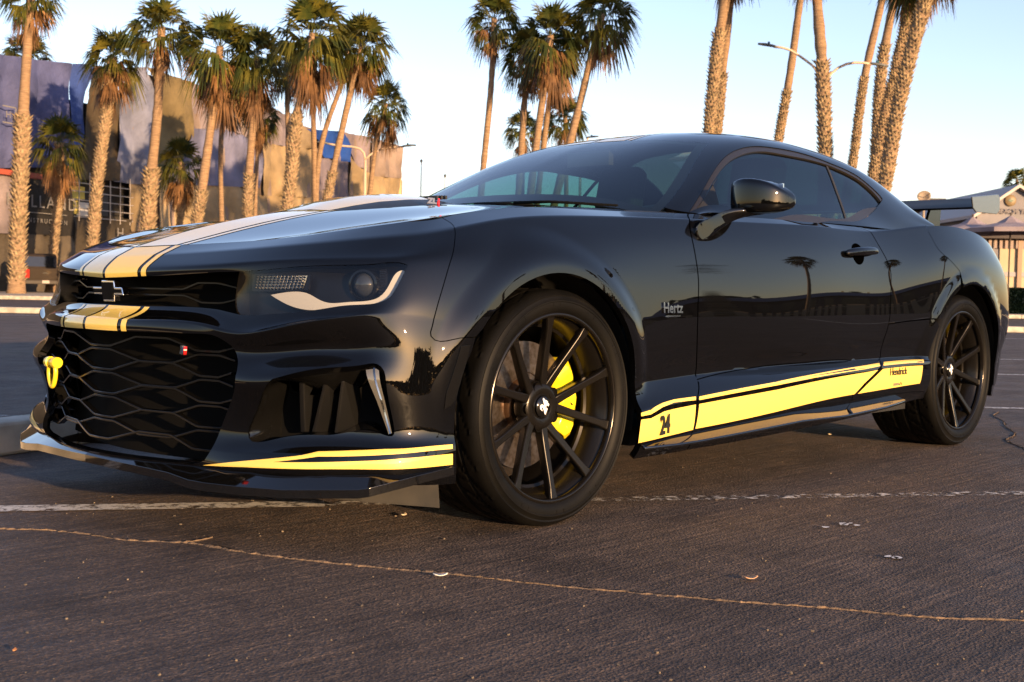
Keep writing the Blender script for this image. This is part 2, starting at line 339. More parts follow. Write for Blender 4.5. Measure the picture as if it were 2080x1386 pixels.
# ---- body side: from the centre of the nose round the corner to the tail; rows run from hood cut / belt line down to the sill
ST = np.array([0, .2, .42, .55, .70, .86, 1.02, 1.16, 1.40, 1.65, 1.95, 2.25, 2.70, 3.20, 3.60, 3.90, 4.15, 4.40, 4.70, 4.95, 5.18, 5.45, 6.05])
def row(**k): return {ST[int(a[1:])]: (v[0], -v[1], v[2]) for a, v in k.items()}
BODY = Loft([
 row(s0=(-.800,0,.773), s1=(-.748,.19,.780), s2=(-.655,.42,.794), s3=(-.590,.54,.808), s4=(-.490,.655,.832), s5=(-.405,.712,.849), s6=(-.335,.735,.862), s7=(-.26,.745,.876),
     s8=(-.12,.757,.900), s9=(.05,.770,.917), s10=(.35,.778,.926), s11=(.65,.798,.936), s12=(1.10,.832,.947), s13=(1.60,.840,.953), s14=(2.00,.836,.955), s15=(2.30,.810,.962), s16=(2.55,.798,.976), s17=(2.80,.792,.986),
     s18=(3.10,.785,.975), s19=(3.32,.765,.940), s20=(3.47,.765,.90), s21=(3.60,.58,.905), s22=(3.66,0,.92)),
 row(s0=(-.852,0,.745), s1=(-.812,.198,.752), s2=(-.736,.425,.766), s3=(-.670,.558,.778), s4=(-.575,.688,.794), s5=(-.495,.765,.806), s6=(-.425,.806,.816), s7=(-.34,.838,.833),
     s8=(-.16,.850,.867), s9=(.05,.855,.888), s10=(.35,.858,.903), s11=(.65,.862,.914), s12=(1.10,.871,.924), s13=(1.60,.874,.935), s14=(2.00,.868,.938), s15=(2.30,.880,.970), s16=(2.55,.896,.995), s17=(2.80,.898,.998),
     s18=(3.10,.882,.970), s19=(3.33,.848,.918), s20=(3.50,.785,.875), s21=(3.64,.59,.88), s22=(3.70,0,.89)),
 row(s0=(-.885,0,.714), s1=(-.857,.20,.719), s2=(-.796,.43,.730), s3=(-.728,.572,.740), s4=(-.632,.712,.750), s5=(-.552,.802,.756), s6=(-.478,.858,.764), s7=(-.38,.894,.775),
     s8=(-.18,.903,.802), s9=(.05,.905,.826), s10=(.35,.902,.835), s11=(.65,.898,.845), s12=(1.10,.902,.850), s13=(1.60,.905,.858), s14=(2.00,.902,.860), s15=(2.30,.918,.868), s16=(2.55,.938,.885), s17=(2.80,.944,.890),
     s18=(3.10,.928,.868), s19=(3.35,.888,.83), s20=(3.53,.805,.81), s21=(3.68,.60,.81), s22=(3.74,0,.82)),
 row(s0=(-.890,0,.684), s1=(-.864,.20,.691), s2=(-.806,.44,.704), s3=(-.740,.580,.715), s4=(-.650,.725,.724), s5=(-.580,.812,.729), s6=(-.512,.868,.733), s7=(-.40,.912,.730),
     s8=(-.19,.932,.745), s9=(.05,.934,.762), s10=(.35,.922,.760), s11=(.65,.914,.770), s12=(1.10,.917,.775), s13=(1.60,.920,.780), s14=(2.00,.917,.782), s15=(2.30,.934,.790), s16=(2.55,.952,.805), s17=(2.80,.957,.808),
     s18=(3.10,.942,.790), s19=(3.37,.902,.76), s20=(3.55,.818,.74), s21=(3.70,.61,.74), s22=(3.76,0,.75)),
 row(s0=(-.878,0,.610), s1=(-.852,.20,.609), s2=(-.800,.43,.606), s3=(-.772,.560,.596), s4=(-.700,.720,.614), s5=(-.620,.815,.632), s6=(-.545,.878,.648), s7=(-.42,.923,.650),
     s8=(-.20,.940,.660), s9=(.05,.944,.668), s10=(.35,.932,.662), s11=(.65,.924,.668), s12=(1.10,.927,.672), s13=(1.60,.929,.675), s14=(2.00,.926,.678), s15=(2.30,.940,.682), s16=(2.55,.956,.690), s17=(2.80,.960,.690),
     s18=(3.10,.946,.680), s19=(3.38,.908,.66), s20=(3.57,.824,.645), s21=(3.72,.615,.645), s22=(3.78,0,.65)),
 row(s0=(-.945,0,.574), s1=(-.918,.20,.573), s2=(-.848,.430,.568), s3=(-.812,.545,.548), s4=(-.754,.690,.574), s5=(-.674,.792,.596), s6=(-.572,.872,.604), s7=(-.43,.926,.590),
     s8=(-.20,.942,.595), s9=(.05,.947,.600), s10=(.35,.937,.590), s11=(.65,.927,.592), s12=(1.10,.930,.595), s13=(1.60,.931,.596), s14=(2.00,.928,.598), s15=(2.30,.941,.600), s16=(2.55,.956,.600), s17=(2.80,.960,.600),
     s18=(3.10,.945,.60), s19=(3.39,.908,.59), s20=(3.58,.825,.58), s21=(3.73,.615,.58), s22=(3.79,0,.58)),
 row(s0=(-.950,0,.548), s1=(-.922,.20,.547), s2=(-.850,.430,.540), s3=(-.800,.545,.520), s4=(-.728,.690,.535), s5=(-.650,.793,.547), s6=(-.574,.876,.555), s7=(-.435,.928,.535),
     s8=(-.20,.942,.53), s9=(.05,.946,.53), s10=(.35,.937,.525), s11=(.65,.922,.525), s12=(1.10,.925,.528), s13=(1.60,.926,.530), s14=(2.00,.923,.530), s15=(2.30,.935,.53), s16=(2.55,.948,.53), s17=(2.80,.952,.53),
     s18=(3.10,.938,.53), s19=(3.39,.902,.53), s20=(3.58,.822,.52), s21=(3.73,.61,.52), s22=(3.79,0,.52)),
 row(s0=(-.938,0,.505), s1=(-.910,.20,.504), s2=(-.842,.435,.500), s3=(-.793,.555,.482), s4=(-.719,.700,.492), s5=(-.643,.798,.497), s6=(-.573,.880,.500), s7=(-.44,.929,.475),
     s8=(-.20,.938,.47), s9=(.05,.940,.47), s10=(.35,.930,.465), s11=(.65,.912,.465), s12=(1.10,.913,.468), s13=(1.60,.914,.470), s14=(2.00,.912,.470), s15=(2.30,.922,.47), s16=(2.55,.934,.47), s17=(2.80,.938,.47),
     s18=(3.10,.926,.47), s19=(3.39,.892,.47), s20=(3.57,.815,.47), s21=(3.72,.605,.47), s22=(3.78,0,.47)),
 row(s0=(-.932,0,.455), s1=(-.905,.20,.455), s2=(-.842,.433,.452), s3=(-.822,.556,.436), s4=(-.760,.716,.448), s5=(-.674,.814,.453), s6=(-.578,.884,.450), s7=(-.445,.930,.435),
     s8=(-.20,.936,.435), s9=(.05,.938,.435), s10=(.35,.926,.430), s11=(.65,.906,.433), s12=(1.10,.905,.442), s13=(1.60,.907,.445), s14=(2.00,.909,.446), s15=(2.30,.917,.446), s16=(2.55,.927,.446), s17=(2.80,.930,.446),
     s18=(3.10,.920,.446), s19=(3.385,.886,.446), s20=(3.565,.810,.446), s21=(3.715,.602,.446), s22=(3.775,0,.446)),
 row(s0=(-.925,0,.40), s1=(-.898,.20,.40), s2=(-.836,.43,.40), s3=(-.812,.548,.390), s4=(-.745,.712,.392), s5=(-.660,.814,.393), s6=(-.576,.888,.392), s7=(-.45,.930,.395),
     s8=(-.20,.934,.40), s9=(.05,.934,.40), s10=(.35,.920,.395), s11=(.65,.903,.402), s12=(1.10,.901,.415), s13=(1.60,.903,.418), s14=(2.00,.908,.420), s15=(2.30,.914,.42), s16=(2.55,.922,.42), s17=(2.80,.924,.42),
     s18=(3.10,.914,.42), s19=(3.38,.880,.42), s20=(3.56,.805,.42), s21=(3.71,.60,.42), s22=(3.77,0,.42)),
 row(s0=(-.925,0,.29), s1=(-.900,.20,.29), s2=(-.842,.43,.288), s3=(-.798,.545,.284), s4=(-.722,.708,.290), s5=(-.640,.816,.292), s6=(-.568,.895,.292), s7=(-.455,.931,.300),
     s8=(-.20,.936,.30), s9=(.05,.938,.30), s10=(.35,.938,.338), s11=(.65,.938,.362), s12=(1.10,.940,.384), s13=(1.60,.940,.402), s14=(2.00,.934,.410), s15=(2.30,.934,.412), s16=(2.55,.936,.41), s17=(2.80,.936,.41),
     s18=(3.10,.915,.35), s19=(3.37,.878,.35), s20=(3.55,.80,.35), s21=(3.70,.60,.35), s22=(3.76,0,.35)),
 row(s0=(-.935,0,.245), s1=(-.912,.20,.245), s2=(-.853,.43,.243), s3=(-.822,.545,.243), s4=(-.754,.728,.250), s5=(-.670,.842,.256), s6=(-.578,.913,.264), s7=(-.455,.938,.272),
     s8=(-.20,.940,.27), s9=(.05,.945,.27), s10=(.35,.955,.312), s11=(.65,.955,.340), s12=(1.10,.956,.366), s13=(1.60,.956,.387), s14=(2.00,.953,.398), s15=(2.30,.952,.402), s16=(2.55,.95,.40), s17=(2.80,.945,.40),
     s18=(3.10,.915,.29), s19=(3.36,.875,.29), s20=(3.54,.795,.29), s21=(3.69,.60,.29), s22=(3.75,0,.29)),
 row(s0=(-.940,0,.205), s1=(-.918,.20,.205), s2=(-.858,.43,.205), s3=(-.832,.545,.206), s4=(-.765,.735,.214), s5=(-.675,.845,.218), s6=(-.582,.918,.219), s7=(-.455,.942,.220),
     s8=(-.20,.942,.22), s9=(.05,.948,.22), s10=(.35,.957,.218), s11=(.65,.957,.224), s12=(1.10,.957,.250), s13=(1.60,.956,.285), s14=(2.00,.954,.298), s15=(2.30,.952,.306), s16=(2.55,.95,.31), s17=(2.80,.945,.31),
     s18=(3.10,.910,.24), s19=(3.35,.868,.24), s20=(3.53,.785,.24), s21=(3.68,.60,.24), s22=(3.74,0,.24)),
 row(s0=(-.930,0,.180), s1=(-.908,.20,.180), s2=(-.848,.43,.178), s3=(-.820,.545,.178), s4=(-.752,.728,.180), s5=(-.660,.838,.180), s6=(-.570,.908,.178), s7=(-.445,.932,.170),
     s8=(-.20,.93,.17), s9=(.05,.93,.165), s10=(.35,.925,.160), s11=(.65,.925,.163), s12=(1.10,.925,.170), s13=(1.60,.922,.185), s14=(2.00,.920,.205), s15=(2.30,.918,.23), s16=(2.55,.915,.24), s17=(2.80,.91,.24),
     s18=(3.10,.88,.21), s19=(3.33,.84,.21), s20=(3.50,.76,.21), s21=(3.65,.59,.21), s22=(3.70,0,.21)),
], creases=(1, 5, 9, 11), post=flare).prepare(520, 150)

# ---- greenhouse: windscreen, roof, pillars and side glass share one skin
GX = np.array([.56, .80, 1.10, 1.40, 1.70, 2.03, 2.40, 2.75, 3.00])
def grow(*v): return {GX[i]: (p[0], -p[1], p[2]) for i, p in enumerate(v)}
GLASS = Loft([
 grow((.56,0,.975),(.80,0,1.098),(1.10,0,1.232),(1.40,0,1.320),(1.70,0,1.356),(2.03,0,1.353),(2.40,0,1.300),(2.75,0,1.205),(3.00,0,1.105)),
 grow((.57,.25,.966),(.80,.25,1.088),(1.10,.23,1.224),(1.40,.21,1.316),(1.70,.20,1.352),(2.03,.20,1.349),(2.40,.21,1.297),(2.75,.23,1.200),(3.00,.25,1.098)),
 grow((.62,.52,.942),(.80,.50,1.047),(1.09,.43,1.195),(1.39,.35,1.303),(1.70,.33,1.343),(2.03,.35,1.339),(2.40,.38,1.288),(2.75,.43,1.187),(3.00,.46,1.075)),
 grow((.67,.70,.915),(.79,.705,.976),(1.08,.605,1.135),(1.385,.495,1.275),(1.70,.475,1.320),(2.03,.505,1.312),(2.40,.55,1.258),(2.72,.60,1.150),(2.97,.655,1.040)),
 grow((.70,.755,.905),(.82,.750,.962),(1.10,.670,1.116),(1.40,.572,1.250),(1.70,.548,1.292),(2.03,.572,1.282),(2.40,.62,1.222),(2.70,.67,1.112),(2.95,.71,1.015)),
 grow((.74,.79,.90),(.85,.785,.955),(1.12,.715,1.082),(1.42,.637,1.195),(1.70,.617,1.236),(2.03,.635,1.226),(2.38,.688,1.152),(2.68,.74,1.058),(2.95,.765,.992)),
 grow((.76,.805,.895),(.86,.803,.950),(1.13,.775,1.015),(1.43,.725,1.085),(1.70,.712,1.108),(2.03,.724,1.098),(2.36,.765,1.048),(2.65,.772,1.015),(2.93,.772,.992)),
 grow((.76,.815,.89),(.86,.818,.946),(1.13,.829,.948),(1.43,.834,.952),(1.70,.836,.956),(2.03,.834,.960),(2.35,.805,.966),(2.65,.795,.982),(2.92,.790,.984)),
]).prepare(260, 140)
# ---- cut lines and decal outlines on the lofted skins, as (along, down) surface parameters
FENDER_SEAM = [(1.0992, 0.0059), (1.1626, 0.0811), (1.1537, 0.1416), (1.1409, 0.2211), (1.1321, 0.2987), (1.1179, 0.4038), (1.1108, 0.5024), (1.1105, 0.527), (1.1219, 0.5396), (1.173, 0.5253), (1.2256, 0.518)]
DOOR_FRONT = [(2.3923, -0.0102), (2.2843, 0.1639), (2.2859, 0.2563), (2.2905, 0.3365), (2.2848, 0.4058), (2.2922, 0.5469), (2.3141, 0.7084), (2.251, 0.8426), (2.2364, 0.8747), (2.2222, 0.9286), (2.2373, 0.9723)]
DOOR_REAR = [(3.6904, -0.04), (3.5737, 0.0466), (3.607, 0.1465), (3.6485, 0.2177), (3.6739, 0.2672), (3.6723, 0.3094), (3.6647, 0.4068), (3.6552, 0.5016), (3.6386, 0.5606), (3.6284, 0.6873), (3.5517, 0.8401), (3.4055, 0.8928), (3.3121, 0.9234)]
QUARTER_SEAM = [(3.6552, 0.5016), (3.8421, 0.49), (4.0304, 0.4818)]
BUMPER_SEAM = [(4.0478, 0.0973), (4.0624, 0.1108), (4.0829, 0.1571), (4.1669, 0.22), (4.2788, 0.2794)]
HEADLAMP = [(0.4787, 0.27), (0.5614, 0.2669), (0.6256, 0.2624), (0.8474, 0.2603), (0.9732, 0.2604), (1.006, 0.2715), (0.9997, 0.2967), (0.9825, 0.3359), (0.9654, 0.3673), (0.9343, 0.3825), (0.8819, 0.3835), (0.765, 0.3748), (0.6979, 0.3783), (0.6426, 0.377), (0.5658, 0.3769), (0.5066, 0.3803), (0.48, 0.3558), (0.4739, 0.3205)]
GRILLE = [(0.1595, 0.549), (0.3035, 0.5521), (0.4088, 0.5344), (0.4738, 0.5195), (0.5055, 0.5521), (0.5217, 0.6061), (0.5358, 0.6311), (0.5447, 0.6803), (0.5047, 0.7367), (0.4795, 0.7782), (0.4687, 0.8327), (0.4503, 0.899)]
POD = [(0.6441, 0.6602), (0.7108, 0.6471), (0.7912, 0.6392), (0.9206, 0.6317), (0.9618, 0.6317), (0.9853, 0.6456), (0.9927, 0.6933), (0.9968, 0.7745), (0.9435, 0.7693), (0.7658, 0.7788), (0.6378, 0.7887), (0.5715, 0.7938), (0.5654, 0.7836), (0.5876, 0.7351), (0.6224, 0.6873), (0.6319, 0.6727)]
MARKER = [(1.1829, 0.5476), (1.2115, 0.5407), (1.208, 0.5724), (1.192, 0.7116), (1.1797, 0.7212), (1.1594, 0.7275), (1.1602, 0.6946)]
NOSE_A = [(0.4439, 0.9284), (0.7431, 0.8263), (0.9661, 0.8203), (1.0999, 0.8307), (1.1857, 0.8388), (1.1849, 0.8573), (1.0985, 0.8518), (0.9667, 0.846), (0.7477, 0.8448), (0.6468, 0.8798), (0.7819, 0.8757), (1.0151, 0.8704), (1.1842, 0.8778), (1.1832, 0.9224), (1.0153, 0.919), (0.7831, 0.9144), (0.5841, 0.9159)]
SILL_T = [(1.9501, 0.8432), (1.9989, 0.843), (2.0646, 0.8288), (2.1266, 0.8246), (2.2415, 0.8358), (2.2395, 0.8449), (2.1201, 0.8399), (2.0594, 0.8435), (1.9975, 0.8534), (1.9489, 0.8517)]
SILL_T2 = [(2.2599, 0.8391), (2.7385, 0.8393), (3.423, 0.8118), (3.5566, 0.802), (3.5344, 0.8392), (3.405, 0.8425), (2.7374, 0.8477), (2.2589, 0.8464)]
SILL_T3 = [(3.6019, 0.7949), (3.9711, 0.8038), (3.9457, 0.8426), (3.5651, 0.8391)]
SILL_M = [(1.9479, 0.8605), (1.9964, 0.8629), (2.0658, 0.8542), (2.1182, 0.8538), (2.2383, 0.8543), (2.2225, 0.9124), (2.0834, 0.9175), (1.938, 0.9263)]
SILL_M2 = [(2.2578, 0.8548), (2.7362, 0.8586), (3.403, 0.8543), (3.5146, 0.8518), (3.3927, 0.8904), (3.3188, 0.9208), (2.7405, 0.9162), (2.2361, 0.9109)]
SILL_M3 = [(3.5585, 0.8507), (3.9339, 0.8534), (3.9127, 0.9209), (3.3477, 0.9212), (3.4225, 0.8938)]
LEDGE = [(2.2965, 0.7329), (2.4142, 0.7196), (2.5744, 0.7081), (2.7671, 0.6983), (3.0446, 0.6947), (3.3498, 0.6996), (3.5942, 0.7614)]
NUM24 = [(2.0321, 0.9071), (2.0877, 0.8676)]
HENDRICK = [(3.6264, 0.8886), (3.7591, 0.8695)]
HERTZ = [(2.0838, 0.4544), (2.1895, 0.4094)]
HANDLE = [(3.2952, 0.2062), (3.5582, 0.1905)]
HL_IN = [(0.4927, 0.3147), (0.4926, 0.2777), (0.6283, 0.2777), (0.6327, 0.3139)]
DRL_W = [(0.5589, 0.3282), (0.6451, 0.3275), (0.6774, 0.3418), (0.7143, 0.3545), (0.7691, 0.358), (0.8757, 0.3611), (0.9096, 0.3534), (0.9361, 0.3298), (0.9592, 0.2957), (0.9878, 0.2831), (1.0004, 0.2849), (0.9911, 0.3162), (0.9705, 0.3494), (0.9513, 0.3723), (0.9127, 0.3791), (0.8051, 0.3731), (0.7056, 0.3705), (0.6823, 0.3688)]
TURN = [(0.4928, 0.2792), (0.6336, 0.2808), (0.6387, 0.3175), (0.5753, 0.3184), (0.4967, 0.3203)]
PROJ = [(0.8109, 0.3127), (0.8573, 0.315)]
FINS = [(0.865, 0.2714), (0.9043, 0.2713), (0.9268, 0.3183), (0.9179, 0.3557), (0.8907, 0.3528)]
POD_DRL = [(0.9225, 0.6433), (0.9585, 0.6409), (0.9691, 0.6451), (0.9923, 0.7686), (0.9791, 0.7709), (0.9566, 0.7208)]
POD_VANES = [(0.6829, 0.696), (0.665, 0.775), (0.7705, 0.6652), (0.6942, 0.7747), (0.8333, 0.6566), (0.7645, 0.7742)]
TRIM = [(0.7775, 0.7363), (0.8363, 0.7278), (1.1549, 0.6932), (1.2833, 0.6965), (1.4041, 0.7047), (1.5541, 0.7089), (1.7457, 0.7166), (1.9564, 0.7236), (2.1167, 0.7327), (2.2849, 0.7381), (2.3657, 0.7694), (2.4121, 0.8115), (2.3824, 0.8351), (2.2275, 0.916), (1.948, 0.9841), (1.7588, 0.99), (1.1877, 0.9986)]
GLASSLINE = [(0.8312, 0.7656), (1.1299, 0.7251), (1.2709, 0.7273), (1.4239, 0.7367), (1.5874, 0.7427), (1.7478, 0.7553), (2.0548, 0.7532), (2.2244, 0.7554), (2.337, 0.782), (2.3777, 0.8195), (2.201, 0.9052), (1.908, 0.9728), (1.3754, 0.9828), (0.8657, 0.9334)]
DIVIDER = [(2.056, 0.7557), (2.0085, 0.8576), (1.9405, 0.9425), (1.9035, 0.973)]
SAIL = [(1.0512, 0.7361), (0.9203, 0.9739)]
WSCREEN_R = [(0.7636, 0.5818), (1.0174, 0.5812), (1.2771, 0.6026), (1.3579, 0.5958)]
# ---------------------------------------------------------------- car paint and trim
PAINT = mat('black_paint', (.0016,.0017,.0021), .6, spec=0., coat=1., coat_rough=.012)
GLOSS = mat('gloss_black', (.004,.004,.004), .10, spec=.5)
SATIN = mat('satin_black', (.010,.010,.010), .38)
PLASTIC = mat('black_plastic', (.012,.012,.012), .55)
RUBBER = mat('dark_rubber', (.013,.0125,.012), .62)
YELLOW = mat('yellow_vinyl', (.79,.555,.115), .45, spec=.2, coat=1., coat_rough=.015)
CHROME = mat('dark_chrome', (.35,.36,.38), .12, metal=1.)
BRIGHT = mat('bright_chrome', (.75,.75,.77), .10, metal=1.)
RED = mat('red_enamel', (.55,.02,.02), .25, coat=.5)
TRIM_M = mat('bronze_trim', (.022,.019,.017), .35, metal=.3)
WHITE = mat('white_lettering', (.8,.8,.8), .4)

car = empty('sports_car', (0,0,0), 0, 'glossy black coupe with yellow racing stripes parked in the foreground', 'car')
TJ = BODY.t
def bt(row): return float(TJ[row])
def frange(a, b, n): return [a + (b-a)*i/(n-1) for i in range(n)]
def arch(center, r, zlow, front_first=True, n=40):
    cx, cz = center; a0 = math.asin(max(-1, (zlow-cz)/r)) if zlow > cz - r else -math.pi/2
    pts = [(cx - r, zlow)] + [(cx - r*math.cos(a), cz + r*math.sin(a)) for a in np.linspace(0, math.pi, n)] + [(cx + r, zlow)]
    return pts
sidemask = (BODY.G[:, 1] < -.78) & (BODY.G[:, 0] > -.6)
AF = np.array(arch(WH_F, ARCH_F, .10)); AR = np.array(arch(WH_R, ARCH_R, .10))
def inv_side(pts): s, t = BODY.invert(pts, (0, 2), sidemask); return np.stack([s, t], 1)
AFs, ARs = inv_side(AF), inv_side(AR)
AFs[0] = (AFs[1][0] + .0, 1.0); AFs[-1] = (AFs[-2][0], 1.0); ARs[0] = (ARs[1][0], 1.0); ARs[-1] = (ARs[-2][0], 1.0)
def spl(p, step=.02): return [tuple(x) for x in smooth_poly(p, step)]
G2 = .0030                                              # half of a panel gap
def bpanel(name, poly, material=PAINT, holes=(), step=.014, off=0., flange=.02, gap=G2, mirror=True, parent=car, loft=None):
    return panel(name, loft or BODY, poly, None, material, parent, holes, step, off, flange, gap, None, mirror, param=True)
def joined(name, loft, poly, material, holes=(), step=.018, off=0., flange=.02, parent=car, gap=0.):
    """a panel that spans the car's centre line: half is computed, mirrored and welded"""
    o = panel(name, loft, poly, None, material, parent, holes, step, off, 0, gap, None, False, param=True)
    me = o.data; n = len(me.vertices)
    V = np.empty(n*3); me.vertices.foreach_get('co', V); V = V.reshape(-1, 3)
    F = [tuple(p.vertices) for p in me.polygons]
    Q = {}; tot = np.zeros((n, 3))
    s, t = None, None
    N = o_normals(me)
    mid = np.abs(V[:, 1]) < 2e-4; V[mid, 1] = 0; N[mid, 1] = 0; N[mid] /= np.linalg.norm(N[mid], axis=1)[:, None]
    mp = np.where(mid, np.arange(n), -1); k = n; V2 = []; N2 = []
    for i in range(n):
        if mp[i] < 0: mp[i] = k; k += 1; V2.append(V[i]*[1,-1,1]); N2.append(N[i]*[1,-1,1])
    VV = list(V) + V2; NN = list(N) + N2; FF = F + [tuple(int(mp[i]) for i in f[::-1]) for f in F]
    if flange:
        P = [np.array(v) for v in VV]; edges = set((f[i], f[(i+1) % 3]) for f in FF for i in range(3))
        rim = [e for e in edges if (e[1], e[0]) not in edges]; idx = {}; acc = {}
        for i, j in rim:
            for q in (i, j):
                if q not in idx: idx[q] = len(VV); VV.append(P[q]); VV.append(P[q] - NN[q]*flange); NN += [np.zeros(3), np.zeros(3)]
        for i, j in rim:
            f = (idx[j], idx[i], idx[i]+1, idx[j]+1); FF.append(f); nn = np.cross(VV[f[1]]-VV[f[0]], VV[f[3]]-VV[f[0]])
            for q in f: acc[q] = acc.get(q, 0) + nn
        for q, nn in acc.items(): NN[q] = nn/max(np.linalg.norm(nn), 1e-12)
    bpy.data.objects.remove(o); bpy.data.meshes.remove(me)
    return obj(name, mesh(name, VV, FF, True, NN), material, parent)
def o_normals(me):
    n = len(me.loops); a = np.empty(n*3); me.corner_normals.foreach_get('vector', a); a = a.reshape(-1, 3)
    vi = np.empty(n, int); me.loops.foreach_get('vertex_index', vi); N = np.zeros((len(me.vertices), 3)); N[vi] = a; return N

# ---- front bumper: nose panel, bumper bar and lower corners in one moulding, open at grille slot, headlamps, lower grille and intakes
fs = spl(FENDER_SEAM, .015)
ia = int(np.argmin([np.hypot(a[0]-fs[-1][0], a[1]-fs[-1][1]) for a in AFs]))
hl = HEADLAMP
gr = GRILLE
slot_lo = [(s, bt(4)) for s in (.42, .3, .2, .1, 0)]; slot_hi = [(s, bt(3)) for s in (0, .1, .2, .3, .42)]
low_hl = spl([hl[15], hl[14], hl[13], hl[12], hl[11], hl[10], hl[9], hl[8], hl[7], hl[6], hl[5]], .015)
top_hl = spl([hl[5], hl[4], hl[3], hl[2], hl[1], hl[0]], .02)
outline = [(0, 0.)] + [(s, 0.) for s in np.arange(.03, fs[0][0], .03)] + fs + [tuple(a) for a in AFs[ia-1:0:-1]] + [(AFs[1][0], 1.0)] \
    + [(s, 1.0) for s in np.arange(AFs[1][0]-.03, .01, -.03)] + [(0, 1.0), (0, bt(12)+.01)] \
    + [(s, bt(12)+.01) for s in (.1, .2, .3, .4)] + spl(gr[::-1], .02) + [(.12, gr[0][1]), (0, gr[0][1])] \
    + [(0, bt(4))] + slot_lo[::-1][1:] + low_hl + top_hl[1:] + slot_hi[::-1]
front = joined('front_bumper', BODY, outline, PAINT, holes=[spl(POD, .015)], step=.014, flange=.022)

# ---- fender, door, sill, quarter panel, rear bumper (each side)
df = spl(DOOR_FRONT, .02); df[0] = (df[0][0], 0.)
dr = [(DOOR_REAR[1][0]-.055, 0.)] + DOOR_REAR[1:]; dr_s = spl(dr[:10], .02)
df_low = df[-1][0]
fender = [(s, 0.) for s in np.arange(fs[0][0], df[0][0], .03)] + df + [(df_low, 1.0)] + [(AFs[-2][0], 1.0)] + [tuple(a) for a in AFs[-2:ia:-1]] + fs[::-1][0:]
bpanel('front_fender', fender, step=.0095)
ledge = spl(LEDGE, .03)
il = int(np.argmin([abs(d[1]-ledge[0][1]) for d in df]))
jr = int(np.argmin([abs(d[1]-ledge[-1][1]) for d in dr_s]))
door = [(s, 0.) for s in np.arange(df[0][0]+.001, dr[0][0], .03)] + dr_s[:jr+1] + ledge[::-1] + df[il-1::-1]
bpanel('door', door)
dlow = [DOOR_REAR[9], DOOR_REAR[10], DOOR_REAR[11], DOOR_REAR[12], (DOOR_REAR[12][0]-.02, 1.0)]
sill = df[il+1:] + [(df_low, 1.0)] + [(s, 1.0) for s in np.arange(df_low+.04, dlow[-1][0], .04)] + dlow[::-1] + ledge[::-1]
bpanel('sill', sill)
qs = spl(QUARTER_SEAM, .03); iq = int(np.argmin([np.hypot(a[0]-qs[-1][0], a[1]-qs[-1][1]) for a in ARs]))
bs = spl(BUMPER_SEAM, .02); ib = int(np.argmin([np.hypot(a[0]-bs[-1][0], a[1]-bs[-1][1]) for a in ARs]))
kq = int(np.argmin([np.hypot(a[0]-qs[0][0], a[1]-qs[0][1]) for a in dr_s]))
bs[0] = (bs[0][0], 0.)
quarter = [(s, 0.) for s in np.arange(dr[0][0]+.001, bs[0][0], .03)] + bs + [tuple(a) for a in ARs[ib-1:iq:-1]] + qs[::-1] + dr_s[kq-1::-1]
bpanel('quarter_panel', quarter, step=.0105)
qlow = qs + [tuple(a) for a in ARs[iq:0:-1]] + [(ARs[1][0], 1.0)] + [(s, 1.0) for s in np.arange(ARs[1][0]-.04, dlow[-1][0], -.04)] + dlow[::-1] + dr_s[jr:kq:-1]
bpanel('quarter_extension', qlow)
rearb = bs + [tuple(a) for a in ARs[ib:-1]] + [(ARs[-2][0], 1.0)] + [(s, 1.0) for s in np.arange(ARs[-2][0]+.05, 6.05, .06)] + [(6.05, 1.0), (6.05, 0.)] + [(s, 0.) for s in np.arange(6.0, bs[0][0], -.05)]
joined('rear_bumper', BODY, rearb, PAINT, step=.03)

# ---- bonnet
def bp(s): return BODY.P([s], [0.])[0]
HS = [0, .2, .5, .8, 1.1, 1.38]
edge = [bp(.55), bp(.84), bp(1.24), bp(1.62), bp(1.86), bp(2.07)]
def hrow(pts): return {HS[i]: (p[0], p[1], p[2]) for i, p in enumerate(pts)}
f = [bp(s) for s in (0, .19, .36, .47, .53)]
HOOD = Loft([
 hrow([f[0], (-.60,0,.836), (-.30,0,.903), (0,0,.945), (.30,0,.966), (.58,0,.972)]),
 hrow([f[1], (-.56,-.19,.831), (-.28,-.195,.896), (0,-.20,.939), (.29,-.20,.960), (.56,-.20,.967)]),
 hrow([f[2], (-.52,-.40,.825), (-.26,-.42,.882), (0,-.43,.926), (.28,-.43,.949), (.54,-.43,.957)]),
 hrow([f[3], (-.465,-.555,.8325), (-.24,-.605,.874), (.01,-.615,.914), (.27,-.62,.938), (.51,-.62,.947)]),
 hrow([f[4], (-.435,-.655,.8440), (-.225,-.712,.8795), (.02,-.733,.9145), (.26,-.742,.930), (.49,-.745,.938)]),
 hrow(edge)]).prepare(120, 80)
hg = .0025
joined('bonnet', HOOD, [(hg, 0), (1.38, 0), (1.38, .995), (hg, .995)], PAINT, step=.02, flange=.02)

